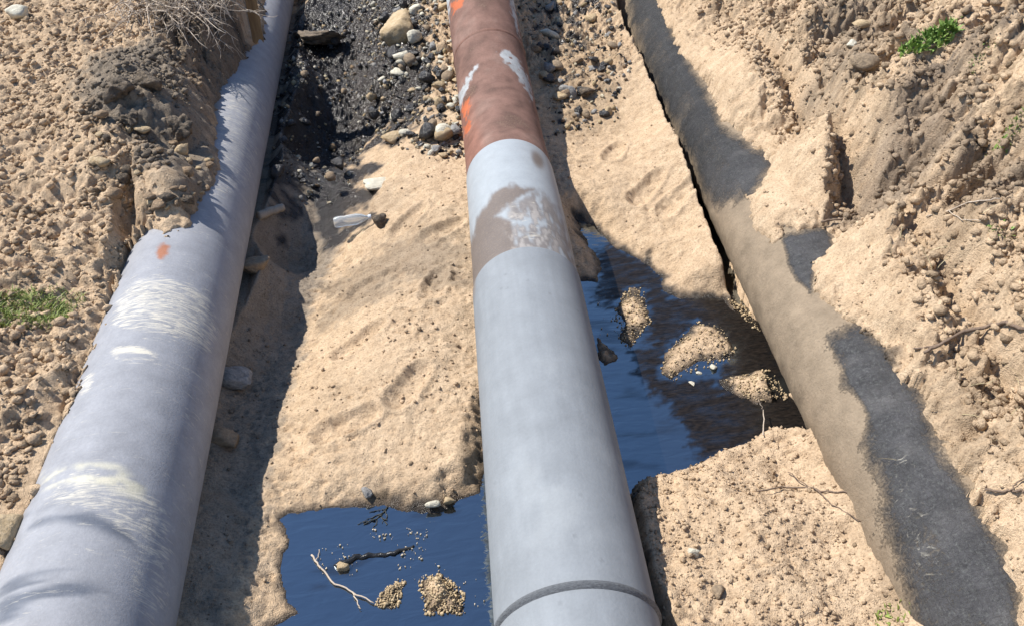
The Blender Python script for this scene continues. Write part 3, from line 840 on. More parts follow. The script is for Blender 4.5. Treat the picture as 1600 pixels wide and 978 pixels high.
    R2 = prof[:, None] * (1 + 0 * a) + .0022 * perlin(np.tile(a * 30, (13, 1)), np.tile(np.arange(13)[:, None] * .4, (1, 240)), 460) * np.sin(np.linspace(0, math.pi, 13))[:, None]
    tube('joint_ring', p, RM, 240, mk, root, ends=(False, False), rfun=R2)
middle_pipe()

# ------------------------------------------------------------------ stones and clods
def ico(sub):
    bm = bmesh.new(); bmesh.ops.create_icosphere(bm, subdivisions=sub, radius=1)
    V = np.array([v.co[:] for v in bm.verts]); Fc = np.array([[v.index for v in f.verts] for f in bm.faces]); bm.free()
    return V / np.linalg.norm(V, axis=1)[:, None], Fc
ICO = {s: ico(s) for s in (1, 2, 3, 4)}

def rock_verts(sub, r, planes=9, rnd=.10, lumpy=.08):
    D, Fc = ICO[sub]
    nrm = r.normal(size=(planes, 3)); nrm /= np.linalg.norm(nrm, axis=1)[:, None]
    off = r.uniform(.36, .80, planes)
    c = D @ nrm.T
    rad = np.min(np.where(c > .05, off / np.maximum(c, .05), 1.25), axis=1)
    rad = np.minimum(rad, 1.15)
    if lumpy:
        rad = rad * (1 + lumpy * fbm(D[:, 0] * 2.2 + r.uniform(0, 50) + D[:, 2], D[:, 1] * 2.2 + D[:, 2] * 1.3, int(r.integers(1e6)), 3))
    return D * rad[:, None], Fc

def stone_mat(name, c1, c2, rough=.85, bs=.5):
    m, nt, b = new_mat(name)
    tc = N(nt, 'ShaderNodeTexCoord')
    n = N(nt, 'ShaderNodeTexNoise', Scale=3.2, Detail=8.0, Roughness=.65); nt.links.new(tc.outputs['Object'], n.inputs['Vector'])
    nt.links.new(ramp(nt, n.outputs[0], [(.35, c1), (.65, c2)]), b.inputs['Base Color'])
    b.inputs['Roughness'].default_value = rough
    bump(nt, b, n.outputs[0], bs, .05)
    return m
ST = {'pale': stone_mat('pale_limestone', (.50, .46, .36), (.66, .62, .50)),
      'yellow': stone_mat('yellow_sandstone', (.36, .26, .14), (.52, .40, .25)),
      'brown': stone_mat('brown_stone', (.20, .15, .10), (.34, .25, .16)),
      'grey': stone_mat('grey_stone', (.17, .165, .16), (.34, .33, .31)),
      'oil': stone_mat('oiled_stone', (.012, .012, .014), (.06, .055, .05), rough=.28),
      'clod': stone_mat('sandy_clod', (.34, .235, .145), (.48, .345, .22), rough=.95, bs=.9),
      'darkclod': stone_mat('dark_earth_clod', (.085, .07, .055), (.26, .20, .14), rough=.95, bs=1.0)}
STONES = {}
def stone_mesh(kind, v, sub=3):
    key = (kind, v, sub)
    if key not in STONES:
        r = np.random.default_rng(hash((('pale','yellow','brown','grey','oil','clod','darkclod').index(kind), v)) % 99991)
        cl = 'clod' in kind
        V, Fc = rock_verts(sub, r, 8 if not cl else 13, lumpy=.07 if not cl else .30)
        me = np_mesh(kind + '_stone', V, Fc, smooth=cl)
        me.materials.append(ST[kind]); STONES[key] = me
    return STONES[key]

def stone(px, py, size, kind, v, label, cat='stone', group=None, flat=.7, name='stone', sink=.25, rot=None, long=1.0, sub=3, p=None):
    p = hit(px, py) if p is None else p
    o = link(name, stone_mesh(kind, v, sub))
    sx = size * .5
    o.scale = (sx * long, sx, sx * flat)
    o.rotation_euler = (random.uniform(-.25, .25), random.uniform(-.25, .25), random.uniform(0, 6.28) if rot is None else rot)
    o.location = (p.x, p.y, p.z + sx * flat * (1 - 2 * sink))
    return tag(o, label, cat, group)

stone(625, 66, .34, 'yellow', 38, 'largest tan block standing in the oily rubble left of the rusty pipe', flat=.95, rot=.3, sub=4, sink=.12)
stone(652, 20, .13, 'pale', 2, 'pale rounded stone behind the large tan block, left of the rusty pipe', flat=.8)
stone(860, 60, .17, 'pale', 3, 'bright white stone right of the rusty pipe on oily ground', flat=.8)
stone(886, 152, .13, 'grey', 4, 'grey stone right of the rusty pipe, next to a dark block', flat=.9, rot=1.0)
stone(915, 150, .17, 'darkclod', 1, 'dark earth block on the sand between rusty pipe and bitumen pipe', flat=.7, name='earth_block', cat='clod')
stone(590, 288, .20, 'pale', 5, 'flat pale stone at the shadow edge left of the white primer band', flat=.35, rot=.15, long=1.3)
stone(594, 352, .15, 'darkclod', 2, 'dark brown clod right beside the clear plastic bottle', flat=.75, name='earth_clod', cat='clod')
stone(372, 596, .16, 'grey', 6, 'grey rounded stone under the left pipe, in its shadow', flat=.55, rot=-.6, long=1.3)
stone(350, 690, .15, 'brown', 7, 'brown stone under the nearer part of the left pipe, in shadow', flat=.6)
stone(398, 425, .20, 'brown', 8, 'brown earth-caked stone pressed against the left pipe in its shadow', flat=.7, rot=.5)
stone(492, 75, .50, 'darkclod', 9, 'broad dark brown lump of earth leaning in the shadow beside the left pipe', flat=.45, rot=-.9, long=1.25, sub=4, sink=.42, name='earth_lump', cat='clod')
stone(18, 838, .16, 'yellow', 10, 'smooth orange tan stone at the bottom left, against the left pipe', flat=.8, rot=.2)
stone(1085, 866, .055, 'pale', 11, 'small pale angular stone on the sand mound right of the grey sleeve', flat=.8)
stone(1120, 925, .09, 'brown', 12, 'brown pebble low on the sand mound right of the tar ring', flat=.6)
stone(1180, 205, .05, 'pale', 13, 'tiny pale stone lying on top of the bitumen pipe', flat=.6) if False else None
stone(575, 774, .07, 'grey', 14, 'small dark grey stone on the near shore of the left oil pool', flat=.7)
stone(675, 790, .07, 'pale', 15, 'pale pebble at the upper shore of the left oil pool', flat=.7)
stone(700, 785, .06, 'yellow', 16, 'tan pebble at the upper shore of the left oil pool, nearest the pipe', flat=.7)
stone(540, 914, .05, 'yellow', 17, 'tan pebble beside the forked twig in the left oil pool', flat=.8)
stone(1112, 586, .045, 'pale', 18, 'pale pebble lying in the right oil pool below the larger sand islet', flat=.6)
stone(1090, 597, .03, 'pale', 19, 'white chip floating in the right oil pool, the upper of two', flat=.4, name='white_chip', cat='chip')
stone(1078, 620, .035, 'pale', 20, 'white chip floating in the right oil pool, the lower of two', flat=.4, rot=.5, name='white_chip', cat='chip')
stone(1350, 100, .14, 'brown', 21, 'brown stone jutting from the hollow high on the right bank', flat=.8)
stone(1330, 75, .10, 'pale', 22, 'pale stone set in the upper right bank above the hollow', flat=.8)
stone(1347, 42, .12, 'yellow', 23, 'tan stone near the top of the right bank left of the green plant', flat=.7)
stone(190, 150, .22, 'darkclod', 3, 'large dark earth clod on the left bank mound, farthest left', flat=.9, name='earth_clod', cat='clod', group='dark clods of the left bank mound', sub=4)
stone(240, 140, .20, 'darkclod', 4, 'dark earth clod in the middle of the left bank mound, below the dry bush', flat=.9, name='earth_clod', cat='clod', group='dark clods of the left bank mound', sub=4)
stone(205, 195, .16, 'darkclod', 5, 'dark earth clod in front of the leftmost mound clod', flat=.8, name='earth_clod', cat='clod', group='dark clods of the left bank mound', sub=4)
stone(225, 205, .13, 'yellow', 24, 'flat sandy lump between the dark clods of the left bank mound', flat=.5, name='sand_lump', cat='clod')
stone(285, 215, .22, 'darkclod', 6, 'dark earth clod nearest the left pipe on the bank mound', flat=.9, name='earth_clod', cat='clod', group='dark clods of the left bank mound', sub=4)
stone(30, 25, .20, 'pale', 25, 'pale lump with dark hollow at the top left corner of the left bank', flat=.8)

# crowds of similar stones: one shared label for the ones nothing tells apart
def crowd(n, poly, sizes, kinds, label, group, name='stone', cat='stone', seed=1, flat=(.5, .95), sink=(.1, .4)):
    r = np.random.default_rng(seed); P = np.array(poly, float); k = 0; tries = 0
    while k < n and tries < 4000:
        tries += 1
        x = r.uniform(P[:, 0].min(), P[:, 0].max()); y = r.uniform(P[:, 1].min(), P[:, 1].max())
        if sdf(P, np.array([x]), np.array([y]))[0] < 0: continue
        p = hit(x, y)
        kd = kinds[int(r.integers(len(kinds)))]
        stone(x, y, sizes[0] * (sizes[1] / sizes[0]) ** (r.uniform() ** 1.6), kd, int(r.integers(30, 37)), label[kd], cat, group, flat=r.uniform(*flat), sink=r.uniform(*sink), name=name, sub=2, p=p)
        k += 1
crowd(150, [(575,0),(694,0),(715,130),(722,250),(680,245),(600,215),(572,190),(600,120)], (.045, .18), ['oil','oil','yellow','yellow','pale','pale','grey','brown'],
      {'oil': 'small oil-blackened stone in the rubble left of the rusty pipe', 'yellow': 'small tan stone in the oily rubble left of the rusty pipe',
       'pale': 'small whitish stone in the oily rubble left of the rusty pipe', 'grey': 'small grey stone in the oily rubble left of the rusty pipe',
       'brown': 'small brown stone in the oily rubble left of the rusty pipe'}, 'rubble stones left of the rusty pipe', seed=3)
crowd(70, [(820,0),(955,0),(985,100),(960,190),(875,205),(845,130)], (.04, .15), ['brown','yellow','oil','oil','grey','clod'],
      {'oil': 'small oil-blackened stone right of the rusty pipe', 'yellow': 'small tan stone on the sand right of the rusty pipe',
       'grey': 'small grey stone on the sand right of the rusty pipe', 'brown': 'small brown stone on the sand right of the rusty pipe',
       'clod': 'small sandy clod on the ground right of the rusty pipe'}, 'rubble stones right of the rusty pipe', seed=4)
crowd(26, [(440,60),(560,0),(585,120),(560,250),(520,320),(430,300),(420,250)], (.04, .14), ['oil','oil','brown'],
      {'oil': 'oil-blackened stone in the shade right of the left pipe', 'brown': 'brown stone in the shade right of the left pipe'}, 'stones in the shade of the left pipe', seed=5)
crowd(60, [(150,180),(340,250),(320,320),(240,352),(150,300),(110,220)], (.04, .12), ['clod','clod','yellow','darkclod'],
      {'clod': 'sandy clod tumbled below the dark mound on the left bank', 'yellow': 'yellowish lump tumbled below the dark mound on the left bank',
       'darkclod': 'dark clod tumbled below the dark mound on the left bank'}, 'clods tumbled down the left bank', name='soil_clod', cat='clod', seed=6)

def tps_eval_smooth():
    return np.where(np.isfinite(Z), Z, 0)

# ------------------------------------------------------------------ loose crumbs of soil (nobody could count them)
def crumbs():
    tps_z = tps_eval_smooth()
    r = np.random.default_rng(21)
    variants = [rock_verts(1, r, 5, lumpy=.12) for _ in range(14)]
    want = 62000
    x = r.uniform(-3.6, 4.8, want * 5); y = 1.3 + (r.uniform(0, 1, want * 5) ** 1.35) * 8.4
    i = np.clip(np.searchsorted(xs, x) - 1, 0, len(xs) - 2); j = np.clip(np.searchsorted(ys, y) - 1, 0, len(ys) - 2)
    z = Z[j, i]
    px, py, f = project(x, y, z)
    vis = (px > -40) & (px < 1640) & (py > -40) & (py < 1010)
    xl, zl = axis_xz(path_left, y); xr, zr = axis_xz(path_right, y)
    under = (np.abs(x - xl) < RL) & (z < zl + RL * .7) | (np.abs(x - xr) < RR) & (z < zr + RR * .5)
    xm, zm = axis_xz(path_mid, y)
    under |= np.abs(x - xm) < RM * .9
    pool = inpool[j, i] & (Wt[j, i] > -.01)
    dens = .95 * f_left[j, i] + 1.0 * f_right[j, i] + .28 * f_floor[j, i]
    gyy, gxx = np.gradient(tps_z, ys, xs)
    sl = np.sqrt(1 + np.clip(gxx ** 2 + gyy ** 2, 0, 6))
    dens *= np.where(f_right[j, i] > .5, sl[j, i] * .9, .75)
    dens *= .25 + .75 * sst(-.4, .5, fbm(x * 2.1, y * 2.1, 77, 3))
    dens = np.where((f_floor[j, i] > .6) & (y > 3.6) & (y < 5.8), dens * .35, dens)
    dens = np.where((f_floor[j, i] > .6) & (x > .6) & (y < 2.8), .55, dens)
    dens = np.where((f_floor[j, i] > .3) & (x < -.35) & (y < 2.9), dens * .25, dens)
    keep = vis & ~under & ~pool & (r.uniform(size=len(x)) < dens)
    x, y, z, i, j = (q[keep][:want] for q in (x, y, z, i, j))
    n = len(x)
    s = .005 + .024 * r.uniform(size=n) ** 4.5
    s = np.where(f_floor[j, i] > .6, .003 + (s - .005) * .42, s)
    Vs, Fs, Cs = [], [], []; off = 0
    which = r.integers(len(variants), size=n)
    for k, (V, Fc) in enumerate(variants):
        m = np.where(which == k)[0]
        if not len(m): continue
        a = r.uniform(0, 6.28, len(m)); ca, sa = np.cos(a), np.sin(a)
        sc = s[m][:, None] * r.uniform(.7, 1.25, (len(m), 3)); sc[:, 2] *= .8
        P = V[None] * sc[:, None]
        P = np.stack([P[..., 0] * ca[:, None] - P[..., 1] * sa[:, None], P[..., 0] * sa[:, None] + P[..., 1] * ca[:, None], P[..., 2]], -1)
        P += np.stack([x[m], y[m], z[m] + s[m] * .35], -1)[:, None]
        Vs.append(P.reshape(-1, 3))
        Fs.append((Fc[None] + (off + np.arange(len(m)) * len(V))[:, None, None]).reshape(-1, 3))
        off += len(m) * len(V)
        c = col[j[m], i[m]] * r.uniform(.80, 1.12, (len(m), 1))
        dk = r.uniform(size=len(m)) < .05
        c[dk] *= .6
        Cs.append(np.repeat(np.clip(c, 0, 1), len(V), 0))
    me = np_mesh('soil_crumbs', np.vstack(Vs), np.vstack(Fs), smooth=False)
    attr_color(me, 'tint', np.vstack(Cs)); attr_float(me, 'wet', np.zeros(off))
    o = link('soil_crumbs', me, crumb_mat)
    tag(o, 'loose crumbs of dry sandy soil strewn over the banks and trench floor', 'soil crumbs', kind='stuff')
crumbs()

# crust of grit floating on the oil and making up the islets
def grit(name, label, polys, n, size, seed, z0=.004, tone=(.62, .48, .31)):
    r = np.random.default_rng(seed)
    variants = [rock_verts(1, r, 7, lumpy=.15) for _ in range(6)]
    Vs, Fs, Cs = [], [], []; off = 0
    P = [np.array(p, float) for p in polys]
    cnt = 0
    while cnt < n:
        p = P[int(r.integers(len(P)))]
        q = np.array([r.uniform(p[:, 0].min(), p[:, 0].max()), r.uniform(p[:, 1].min(), p[:, 1].max())])
        if sdf(p, q[:1], q[1:])[0] < 0: continue
        w = at(q[0], q[1], 0)
        V, Fc = variants[int(r.integers(6))]
        s = size[0] + (size[1] - size[0]) * r.uniform() ** 2.5
        zz = max(terrain_z(w[0], w[1]), 0)
        Vs.append(V * s * r.uniform(.7, 1.3, 3) + np.array([w[0], w[1], zz + z0])); Fs.append(Fc + off); off += len(V)
        Cs.append(np.tile(np.clip(np.array(tone) * r.uniform(.7, 1.1), 0, 1), (len(V), 1)))
        cnt += 1
    me = np_mesh(name, np.vstack(Vs), np.vstack(Fs), smooth=False)
    attr_color(me, 'tint', np.vstack(Cs)); attr_float(me, 'wet', np.zeros(off))
    tag(link(name, me, crumb_mat), label, 'grit', kind='stuff')
grit('floating_grit', 'pale grit scattered on the oil and crusted over its sand islets',
     [[(960,480),(984,446),(1005,450),(1018,505),(985,545),(965,530)], [(1028,585),(1042,548),(1085,503),(1122,508),(1150,540),(1150,560),(1050,596)],
      [(1126,598),(1205,576),(1235,625),(1180,630)], [(652,903),(690,896),(728,925),(728,960),(664,960)], [(584,949),(600,918),(634,904),(622,950)],
      [(1135,470),(1160,470),(1190,520),(1175,512)]],
     1500, (.003, .011), 61, tone=(.58, .45, .28))
grit('oil_specks', 'tiny pale specks adrift on the left oil pool',
     [[(570,830),(600,825),(620,842),(585,845)], [(635,825),(668,825),(670,845),(640,842)], [(610,860),(670,845),(665,880),(620,875)],
      [(500,850),(560,850),(560,900),(500,900)], [(640,880),(760,900),(760,960),(640,960)], [(930,470),(965,480),(975,530),(935,525)], [(600,840),(700,870),(700,910),(620,910)]], 170, (.002, .007), 62, tone=(.66, .58, .44))

def rubble():
    r = np.random.default_rng(91)
    variants = [rock_verts(1, r, 9, lumpy=.1) for _ in range(10)]
    Vs, Fs, Cs, Ws = [], [], [], []; off = 0
    pal = [(.02,.02,.022), (.02,.02,.022), (.03,.028,.026), (.42,.33,.20), (.50,.44,.32), (.30,.29,.27), (.26,.19,.12), (.58,.55,.46)]
    for poly, n in (([(560,-20),(696,-20),(715,130),(722,255),(680,245),(610,222),(572,190),(590,120)], 2600), ([(812,-20),(950,-20),(980,110),(960,190),(872,210),(835,120)], 1200),
                    ([(440,60),(560,-20),(590,120),(560,260),(520,320),(430,300)], 900)):
        P = np.array(poly, float); k = 0
        g = ground_poly(poly, .2)
        while k < n:
            x = r.uniform(g[:, 0].min(), g[:, 0].max()); y = r.uniform(g[:, 1].min(), g[:, 1].max()); k += 1
            z = terrain_z(x, y)
            px, py, f = project(np.array([x]), np.array([y]), np.array([z]))
            if sdf(P, px, py)[0] < -6: continue
            V, Fc = variants[int(r.integers(10))]
            s = .007 + .026 * r.uniform() ** 2.6
            q = Euler(r.uniform(0, 6.28, 3)).to_matrix()
            Vs.append((V * s * r.uniform(.6, 1.3, 3)) @ np.array(q) + np.array([x, y, z + s * .35])); Fs.append(Fc + off); off += len(V)
            c = pal[int(r.integers(len(pal)))]
            Cs.append(np.tile(np.array(c) * r.uniform(.75, 1.1), (len(V), 1))); Ws.append(np.full(len(V), .9 if c[0] < .05 else .0))
    me = np_mesh('rubble_gravel', np.vstack(Vs), np.vstack(Fs), smooth=False)
    attr_color(me, 'tint', np.vstack(Cs)); attr_float(me, 'wet', np.concatenate(Ws))
    tag(link('rubble_gravel', me, crumb_mat), 'loose oil-splashed gravel strewn either side of the rusty pipe', 'gravel', kind='stuff')
rubble()

# ------------------------------------------------------------------ twigs, roots, dry bush
def wood_mat(name, c1, c2):
    m, nt, b = new_mat(name)
    n = N(nt, 'ShaderNodeTexNoise', Scale=40.0, Detail=4.0)
    nt.links.new(ramp(nt, n.outputs[0], [(.3, c1), (.7, c2)]), b.inputs['Base Color'])
    b.inputs['Roughness'].default_value = .9
    return m
twig_pale = wood_mat('dry_pale_twig', (.34, .27, .20), (.60, .51, .41))
twig_brown = wood_mat('brown_root', (.10, .07, .05), (.24, .17, .12))

class Sticks:
    def __init__(s): s.V = []; s.F = []; s.n = 0
    def add(s, pts, r0, r1, seg=5):
        P = np.asarray(pts, float)
        r = np.linspace(r0, r1, len(P)); r = np.r_[r0 * .1, r, r1 * .1]
        P = np.vstack([P[:1] - (P[1:2] - P[:1]) * .02, P, P[-1:] + (P[-1:] - P[-2:-1]) * .02]); n = len(P)
        T = np.gradient(P, axis=0); T /= np.maximum(np.linalg.norm(T, axis=1)[:, None], 1e-9)
        ref = np.array([.31, .17, .93]); S = np.cross(T, ref); S /= np.linalg.norm(S, axis=1)[:, None]; U = np.cross(S, T)
        a = np.linspace(0, 2 * math.pi, seg, endpoint=False)
        V = P[:, None] + (np.cos(a)[None, :, None] * S[:, None] + np.sin(a)[None, :, None] * U[:, None]) * r[:, None, None]
        idx = np.arange(n * seg).reshape(n, seg) + s.n; nx_ = np.roll(idx, -1, 1)
        s.F.append(np.stack([idx[:-1], nx_[:-1], nx_[1:], idx[1:]], -1).reshape(-1, 4)); s.V.append(V.reshape(-1, 3)); s.n += n * seg
    def build(s, name, mat, parent=None):
        return link(name, np_mesh(name, np.vstack(s.V), np.vstack(s.F)), mat, parent)

def wander(p, d, L, n, curl, r, droop=0.0):
    P = [np.array(p, float)]; d = np.array(d, float); d /= np.linalg.norm(d)
    for k in range(n):
        d = d + r.normal(size=3) * curl; d[2] -= droop; d /= np.linalg.norm(d)
        P.append(P[-1] + d * L / n)
    return P

def dry_bush():
    r = np.random.default_rng(33)
    base = Vector(at(258, 12, .86))
    root = thing('dry_bush', 'dead leafless bush of pale tangled twigs hanging over the left pipe', 'bush', tuple(base))
    b = np.array([0, 0, .0])
    main = Sticks(); fine = Sticks()
    for k in range(125):
        az = r.uniform(-1.9, .9); up = r.uniform(-.1, .75)
        d = np.array([math.cos(az), math.sin(az) - .15, up])
        st = b + np.array([r.uniform(-.34, .18), r.uniform(-.16, .35), r.uniform(-.08, .10)])
        P = wander(st, d, r.uniform(.30, .72), 9, .19, r, .09)
        main.add(P, .0058, .0022)
        for q in range(7):
            i = int(r.integers(2, 9)); d2 = P[i] - P[i - 1] + r.normal(size=3) * .05
            fine.add(wander(P[i], d2, r.uniform(.06, .22), 6, .28, r, .05), .0028, .0012, 4)
    main.build('branches', twig_pale, root); fine.build('twigs', twig_pale, root)
dry_bush()

def px_stick(name, label, pts, r0, r1, mat, lift=.01, cat='twig', forks=(), group=None, z=None):
    def place(pts):
        out = []
        for p in pts:
            h = hit(p[0], p[1])
            out.append((h.x, h.y, h.z + (p[2] if len(p) > 2 else lift)))
        out = np.array(out)
        t = np.linspace(0, len(out) - 1, (len(out) - 1) * 5 + 1)
        q = np.stack([np.interp(t, np.arange(len(out)), out[:, k]) for k in range(3)], 1)
        q[1:-1] += rng.normal(size=(len(q) - 2, 3)) * .0025
        return q
    s = Sticks(); s.add(place(pts), r0, r1, 6)
    for f in forks: s.add(place(f), r0 * .7, r1 * .6, 5)
    o = s.build(name, mat)
    tag(o, label, cat, group)
px_stick('twig', 'pale forked twig lying in the left oil pool', [(493,893),(508,915),(530,938),(556,950),(585,946)], .0042, .0026, twig_pale, .008, forks=[[(508,915),(500,905),(505,885)],[(556,950),(562,956),(566,960)]])
px_stick('twig', 'dark oily twig half sunk along the left oil pool', [(530,912),(560,896),(585,893),(620,890),(650,878)], .016, .006, stone_mat('oiled_wood', (.008,.008,.008), (.03,.028,.025), .25), .0)
px_stick('weed', 'black oil-soaked weed trailing from the upper shore of the left pool', [(606,792),(600,808),(588,826),(572,842)], .004, .002, stone_mat('oiled_weed', (.012,.014,.010), (.05,.05,.035), .6), .003, 'weed',
         forks=[[(600,808),(583,818),(570,832)],[(602,800),(606,818),(600,836)],[(590,824),(592,838),(586,852)],[(596,815),(604,826),(606,840)],[(588,826),(574,834),(562,838)],[(604,796),(590,803),(578,806)]])
px_stick('twig', 'thin straw standing at the crest of the sand mound', [(1191,684,.02),(1184,674,.05),(1176,664,.09)], .003, .002, twig_pale)
px_stick('root', 'thin brown forked root on the sand mound, touching the bitumen pipe', [(1182,770),(1220,764),(1262,763),(1285,770),(1325,772),(1338,764)], .0035, .0035, twig_brown, .012, 'root',
         forks=[[(1270,764),(1300,790),(1345,818),(1352,800)],[(1262,763),(1230,740)]])
px_stick('root', 'long bare root arching out of the right bank at mid height', [(1440,560),(1470,545),(1500,528),(1540,518),(1570,514),(1600,526)], .006, .008, twig_brown, .03, 'root', forks=[[(1470,545),(1450,552),(1425,553)]])
px_stick('root', 'thin dark root in the right bank beside the lower bitumen pipe', [(1535,770),(1560,774),(1590,772),(1612,768)], .004, .004, twig_brown, .02, 'root', forks=[[(1575,772),(1590,756),(1605,748)]])
px_stick('root', 'dark root crossing the bitumen wrap near the lower right', [(1506,735),(1495,770),(1480,800),(1468,830)], .004, .003, twig_brown, .28, 'root') if False else None
px_stick('root', 'pale rootlets on the slope below the right bank hollow', [(1445,345),(1480,335),(1520,322),(1560,318)], .003, .003, twig_pale, .02, 'root', forks=[[(1480,335),(1500,350),(1530,352)]])
px_stick('root', 'short dark root poking over the patch of bare wrap', [(1282,352),(1310,348),(1340,340)], .006, .004, twig_brown, .02, 'root')
px_stick('stick', 'broken pale piece of wood in the shade beside the left pipe', [(404,342),(428,346),(448,352)], .030, .026, wood_mat('weathered_wood', (.26,.21,.16), (.44,.37,.29)), .02, 'wood')

# weathered board standing over the left pipe, top edge out of the picture
def board():
    m, nt, b = new_mat('weathered_board')
    tc = N(nt, 'ShaderNodeTexCoord'); mp = N(nt, 'ShaderNodeMapping'); mp.inputs['Scale'].default_value = (26, 26, 3)
    nt.links.new(tc.outputs['Object'], mp.inputs['Vector'])
    n = N(nt, 'ShaderNodeTexNoise', Scale=1.0, Detail=7.0, Distortion=.4); nt.links.new(mp.outputs[0], n.inputs['Vector'])
    nt.links.new(ramp(nt, n.outputs[0], [(.3, (.16, .095, .045)), (.7, (.36, .235, .115))]), b.inputs['Base Color'])
    b.inputs['Roughness'].default_value = .85
    bump(nt, b, n.outputs[0], .5, .01)
    p = Vector(at(403, 62, .46))
    bm = bmesh.new()
    bmesh.ops.create_cube(bm, size=1)
    for v in bm.verts:
        v.co.x *= .085; v.co.y *= .03; v.co.z = (v.co.z + .5) * .75
    bmesh.ops.subdivide_edges(bm, edges=bm.edges[:], cuts=6, use_grid_fill=True)
    for v in bm.verts:
        if v.co.z < .01: v.co.z += .02 * math.sin(v.co.x * 90) + .015 * math.sin(v.co.x * 37 + 1)
    bmesh.ops.bevel(bm, geom=[e for e in bm.edges if e.calc_face_angle(0) > 1], offset=.003, segments=2, affect='EDGES')
    me = bpy.data.meshes.new('board'); bm.to_mesh(me); bm.free()
    o = link('board', me, m)
    o.location = (p.x, p.y, p.z - .02); o.rotation_euler = (.12, .02, .1)
    tag(o, 'narrow brown weathered board standing over the left pipe at the top edge', 'board')
board()

# ------------------------------------------------------------------ plastic bottle
def bottle():
    p = hit(552, 366)
    root = thing('plastic_bottle', 'clear plastic bottle lying at the shadow edge on the trench floor', 'bottle', (p.x, p.y, p.z + .034))
    root.rotation_euler = (0, math.pi / 2 - .06, .12)
    m, nt, b = new_mat('clear_plastic')
    b.inputs['Base Color'].default_value = (.86, .92, .95, 1); b.inputs['Roughness'].default_value = .08
    b.inputs['Transmission Weight'].default_value = .75; b.inputs['IOR'].default_value = 1.4
    prof = [(.0, -.11), (.026, -.11), (.033, -.10), (.034, -.06), (.031, -.04), (.034, -.02), (.034, .03), (.030, .055), (.018, .085), (.013, .095), (.013, .110)]
    seg = 28
    V = []; F_ = []
    for r_, z_ in prof:
        for k in range(seg):
            a = 2 * math.pi * k / seg; V.append((r_ * math.cos(a) * 1.08, r_ * math.sin(a) * .92 * (1 + .06 * math.sin(40 * z_)), z_))
    for q in range(len(prof) - 1):
        for k in range(seg):
            F_.append((q * seg + k, q * seg + (k + 1) % seg, (q + 1) * seg + (k + 1) % seg, (q + 1) * seg + k))
    o = link('bottle_body', np_mesh('bottle_body', V, F_), m, root)
    mc, nt, b = new_mat('pale_cap'); b.inputs['Base Color'].default_value = (.62, .66, .70, 1); b.inputs['Roughness'].default_value = .4
    V = []; F_ = []
    for r_, z_ in ((.0145, .106), (.0155, .108), (.0155, .124), (.0145, .126), (.0002, .1265)):
        for k in range(seg):
            a = 2 * math.pi * k / seg; rr = r_ * (1 + .03 * (k % 2)); V.append((rr * math.cos(a), rr * math.sin(a), z_))
    for q in range(4):
        for k in range(seg): F_.append((q * seg + k, q * seg + (k + 1) % seg, (q + 1) * seg + (k + 1) % seg, (q + 1) * seg + k))
    link('bottle_cap', np_mesh('bottle_cap', V, F_, smooth=False), mc, root)
bottle()

# ------------------------------------------------------------------ green plants
def leaf_mat(name, c1, c2):
    m, nt, b = new_mat(name)
    n = N(nt, 'ShaderNodeTexNoise', Scale=25.0, Detail=3.0)
    nt.links.new(ramp(nt, n.outputs[0], [(.3, c1), (.7, c2)]), b.inputs['Base Color'])
    b.inputs['Roughness'].default_value = .6
    b.inputs['Subsurface Weight'].default_value = .0
    return m
grass_m = leaf_mat('grass_green', (.12, .18, .03), (.33, .37, .09))
leaf_m = leaf_mat('herb_green', (.10, .18, .03), (.25, .36, .08))
straw_m = leaf_mat('dry_straw', (.34, .27, .14), (.52, .44, .26))

def blades(n, spread, hgt, wid, seed, lean=.5, round_leaf=False):
    r = np.random.default_rng(seed); V = []; F_ = []
    for k in range(n):
        a = r.uniform(0, 6.28); q = spread * math.sqrt(r.uniform()) ; x, y = q * math.cos(a), q * math.sin(a) * .7
        az = r.uniform(0, 6.28); h = hgt * r.uniform(.45, 1.0); w = wid * r.uniform(.6, 1.2); ln = lean * r.uniform(.2, 1.2)
        d = np.array([math.cos(az), math.sin(az), 0]); s = np.array([-d[1], d[0], 0])
        z0 = terrain_rel(x, y)
        o = len(V)
        prof = ((0, .5), (.35, 1), (.7, .8), (1, .05)) if not round_leaf else ((0, .12), (.3, .9), (.65, 1.0), (1, .1))
        for t, ww in prof:
            c = np.array([x, y, z0 - .004]) + d * ln * h * t * t + np.array([0, 0, h * t * (1 - .25 * ln * t)])
            V.append(c - s * w * ww); V.append(c + s * w * ww + np.array([0, 0, .15 * w]))
        for t in range(3): F_.append((o + 2 * t, o + 2 * t + 1, o + 2 * t + 3, o + 2 * t + 2))
    return V, F_
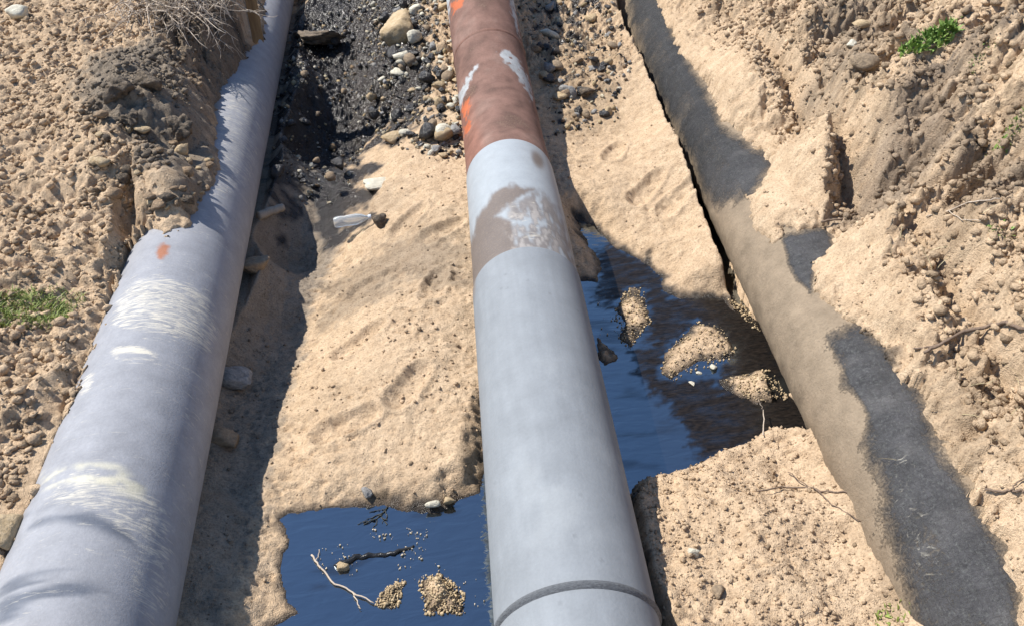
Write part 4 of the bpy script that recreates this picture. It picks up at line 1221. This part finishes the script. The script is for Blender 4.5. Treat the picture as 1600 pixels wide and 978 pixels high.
_origin = [0, 0, 0]
def terrain_rel(x, y): return max(terrain_z(_origin[0] + x, _origin[1] + y) - _origin[2], -.2)

def plant(name, px, py, n, spread, hgt, wid, mat, label, cat, seed, lean=.5, round_leaf=False, dry=0):
    global _origin
    p = hit(px, py); _origin = [p.x, p.y, p.z]
    root = thing(name, label, cat, tuple(p))
    V, F_ = blades(n, spread, hgt, wid, seed, lean, round_leaf)
    link('leaves' if round_leaf else 'blades', np_mesh('blades', V, F_), mat, root)
    if dry:
        V, F_ = blades(dry, spread * 1.15, hgt * .9, wid * .7, seed + 1, lean * 1.4)
        link('dry_stalks', np_mesh('dry_stalks', V, F_), straw_m, root)
plant('grass_tuft', 40, 492, 1500, .19, .045, .0022, grass_m, 'green grass patch on the left bank at the left edge', 'grass', 41, .9, dry=160)
plant('grass_tuft', 100, 470, 160, .10, .035, .002, grass_m, 'thin sparse grass between the green patch and the left pipe', 'grass', 42, 1.0, dry=40)
plant('green_plant', 1452, 58, 520, .13, .060, .008, leaf_m, 'brightest leafy green plant, high on the right bank', 'plant', 43, .9, True, dry=20)
plant('green_plant', 1572, 212, 110, .06, .028, .0055, leaf_m, 'small leafy plant by the right edge, halfway down the upper bank', 'plant', 44, .9, True, dry=25)
plant('green_plant', 1565, 368, 50, .07, .02, .0045, leaf_m, 'faint green sprig on the right bank below the small leafy plant', 'plant', 45, 1.0, True, dry=20)
plant('green_plant', 1530, 95, 36, .06, .02, .0045, leaf_m, 'thin pale sprig right of the brightest plant on the right bank', 'plant', 46, 1.0, True, dry=10)
plant('grass_tuft', 1392, 962, 60, .06, .03, .0035, grass_m, 'tiny green tuft between sand mound and bitumen pipe at the bottom', 'grass', 47, 1.0)
plant('grass_tuft', 1500, 330, 26, .35, .10, .0016, straw_m, 'dry straw stalks hanging on the upper right slope', 'grass', 48, 1.4)
plant('grass_tuft', 1550, 650, 30, .28, .09, .0015, straw_m, 'dry straw stalks on the slope beside the lower bitumen pipe', 'grass', 49, 1.4)
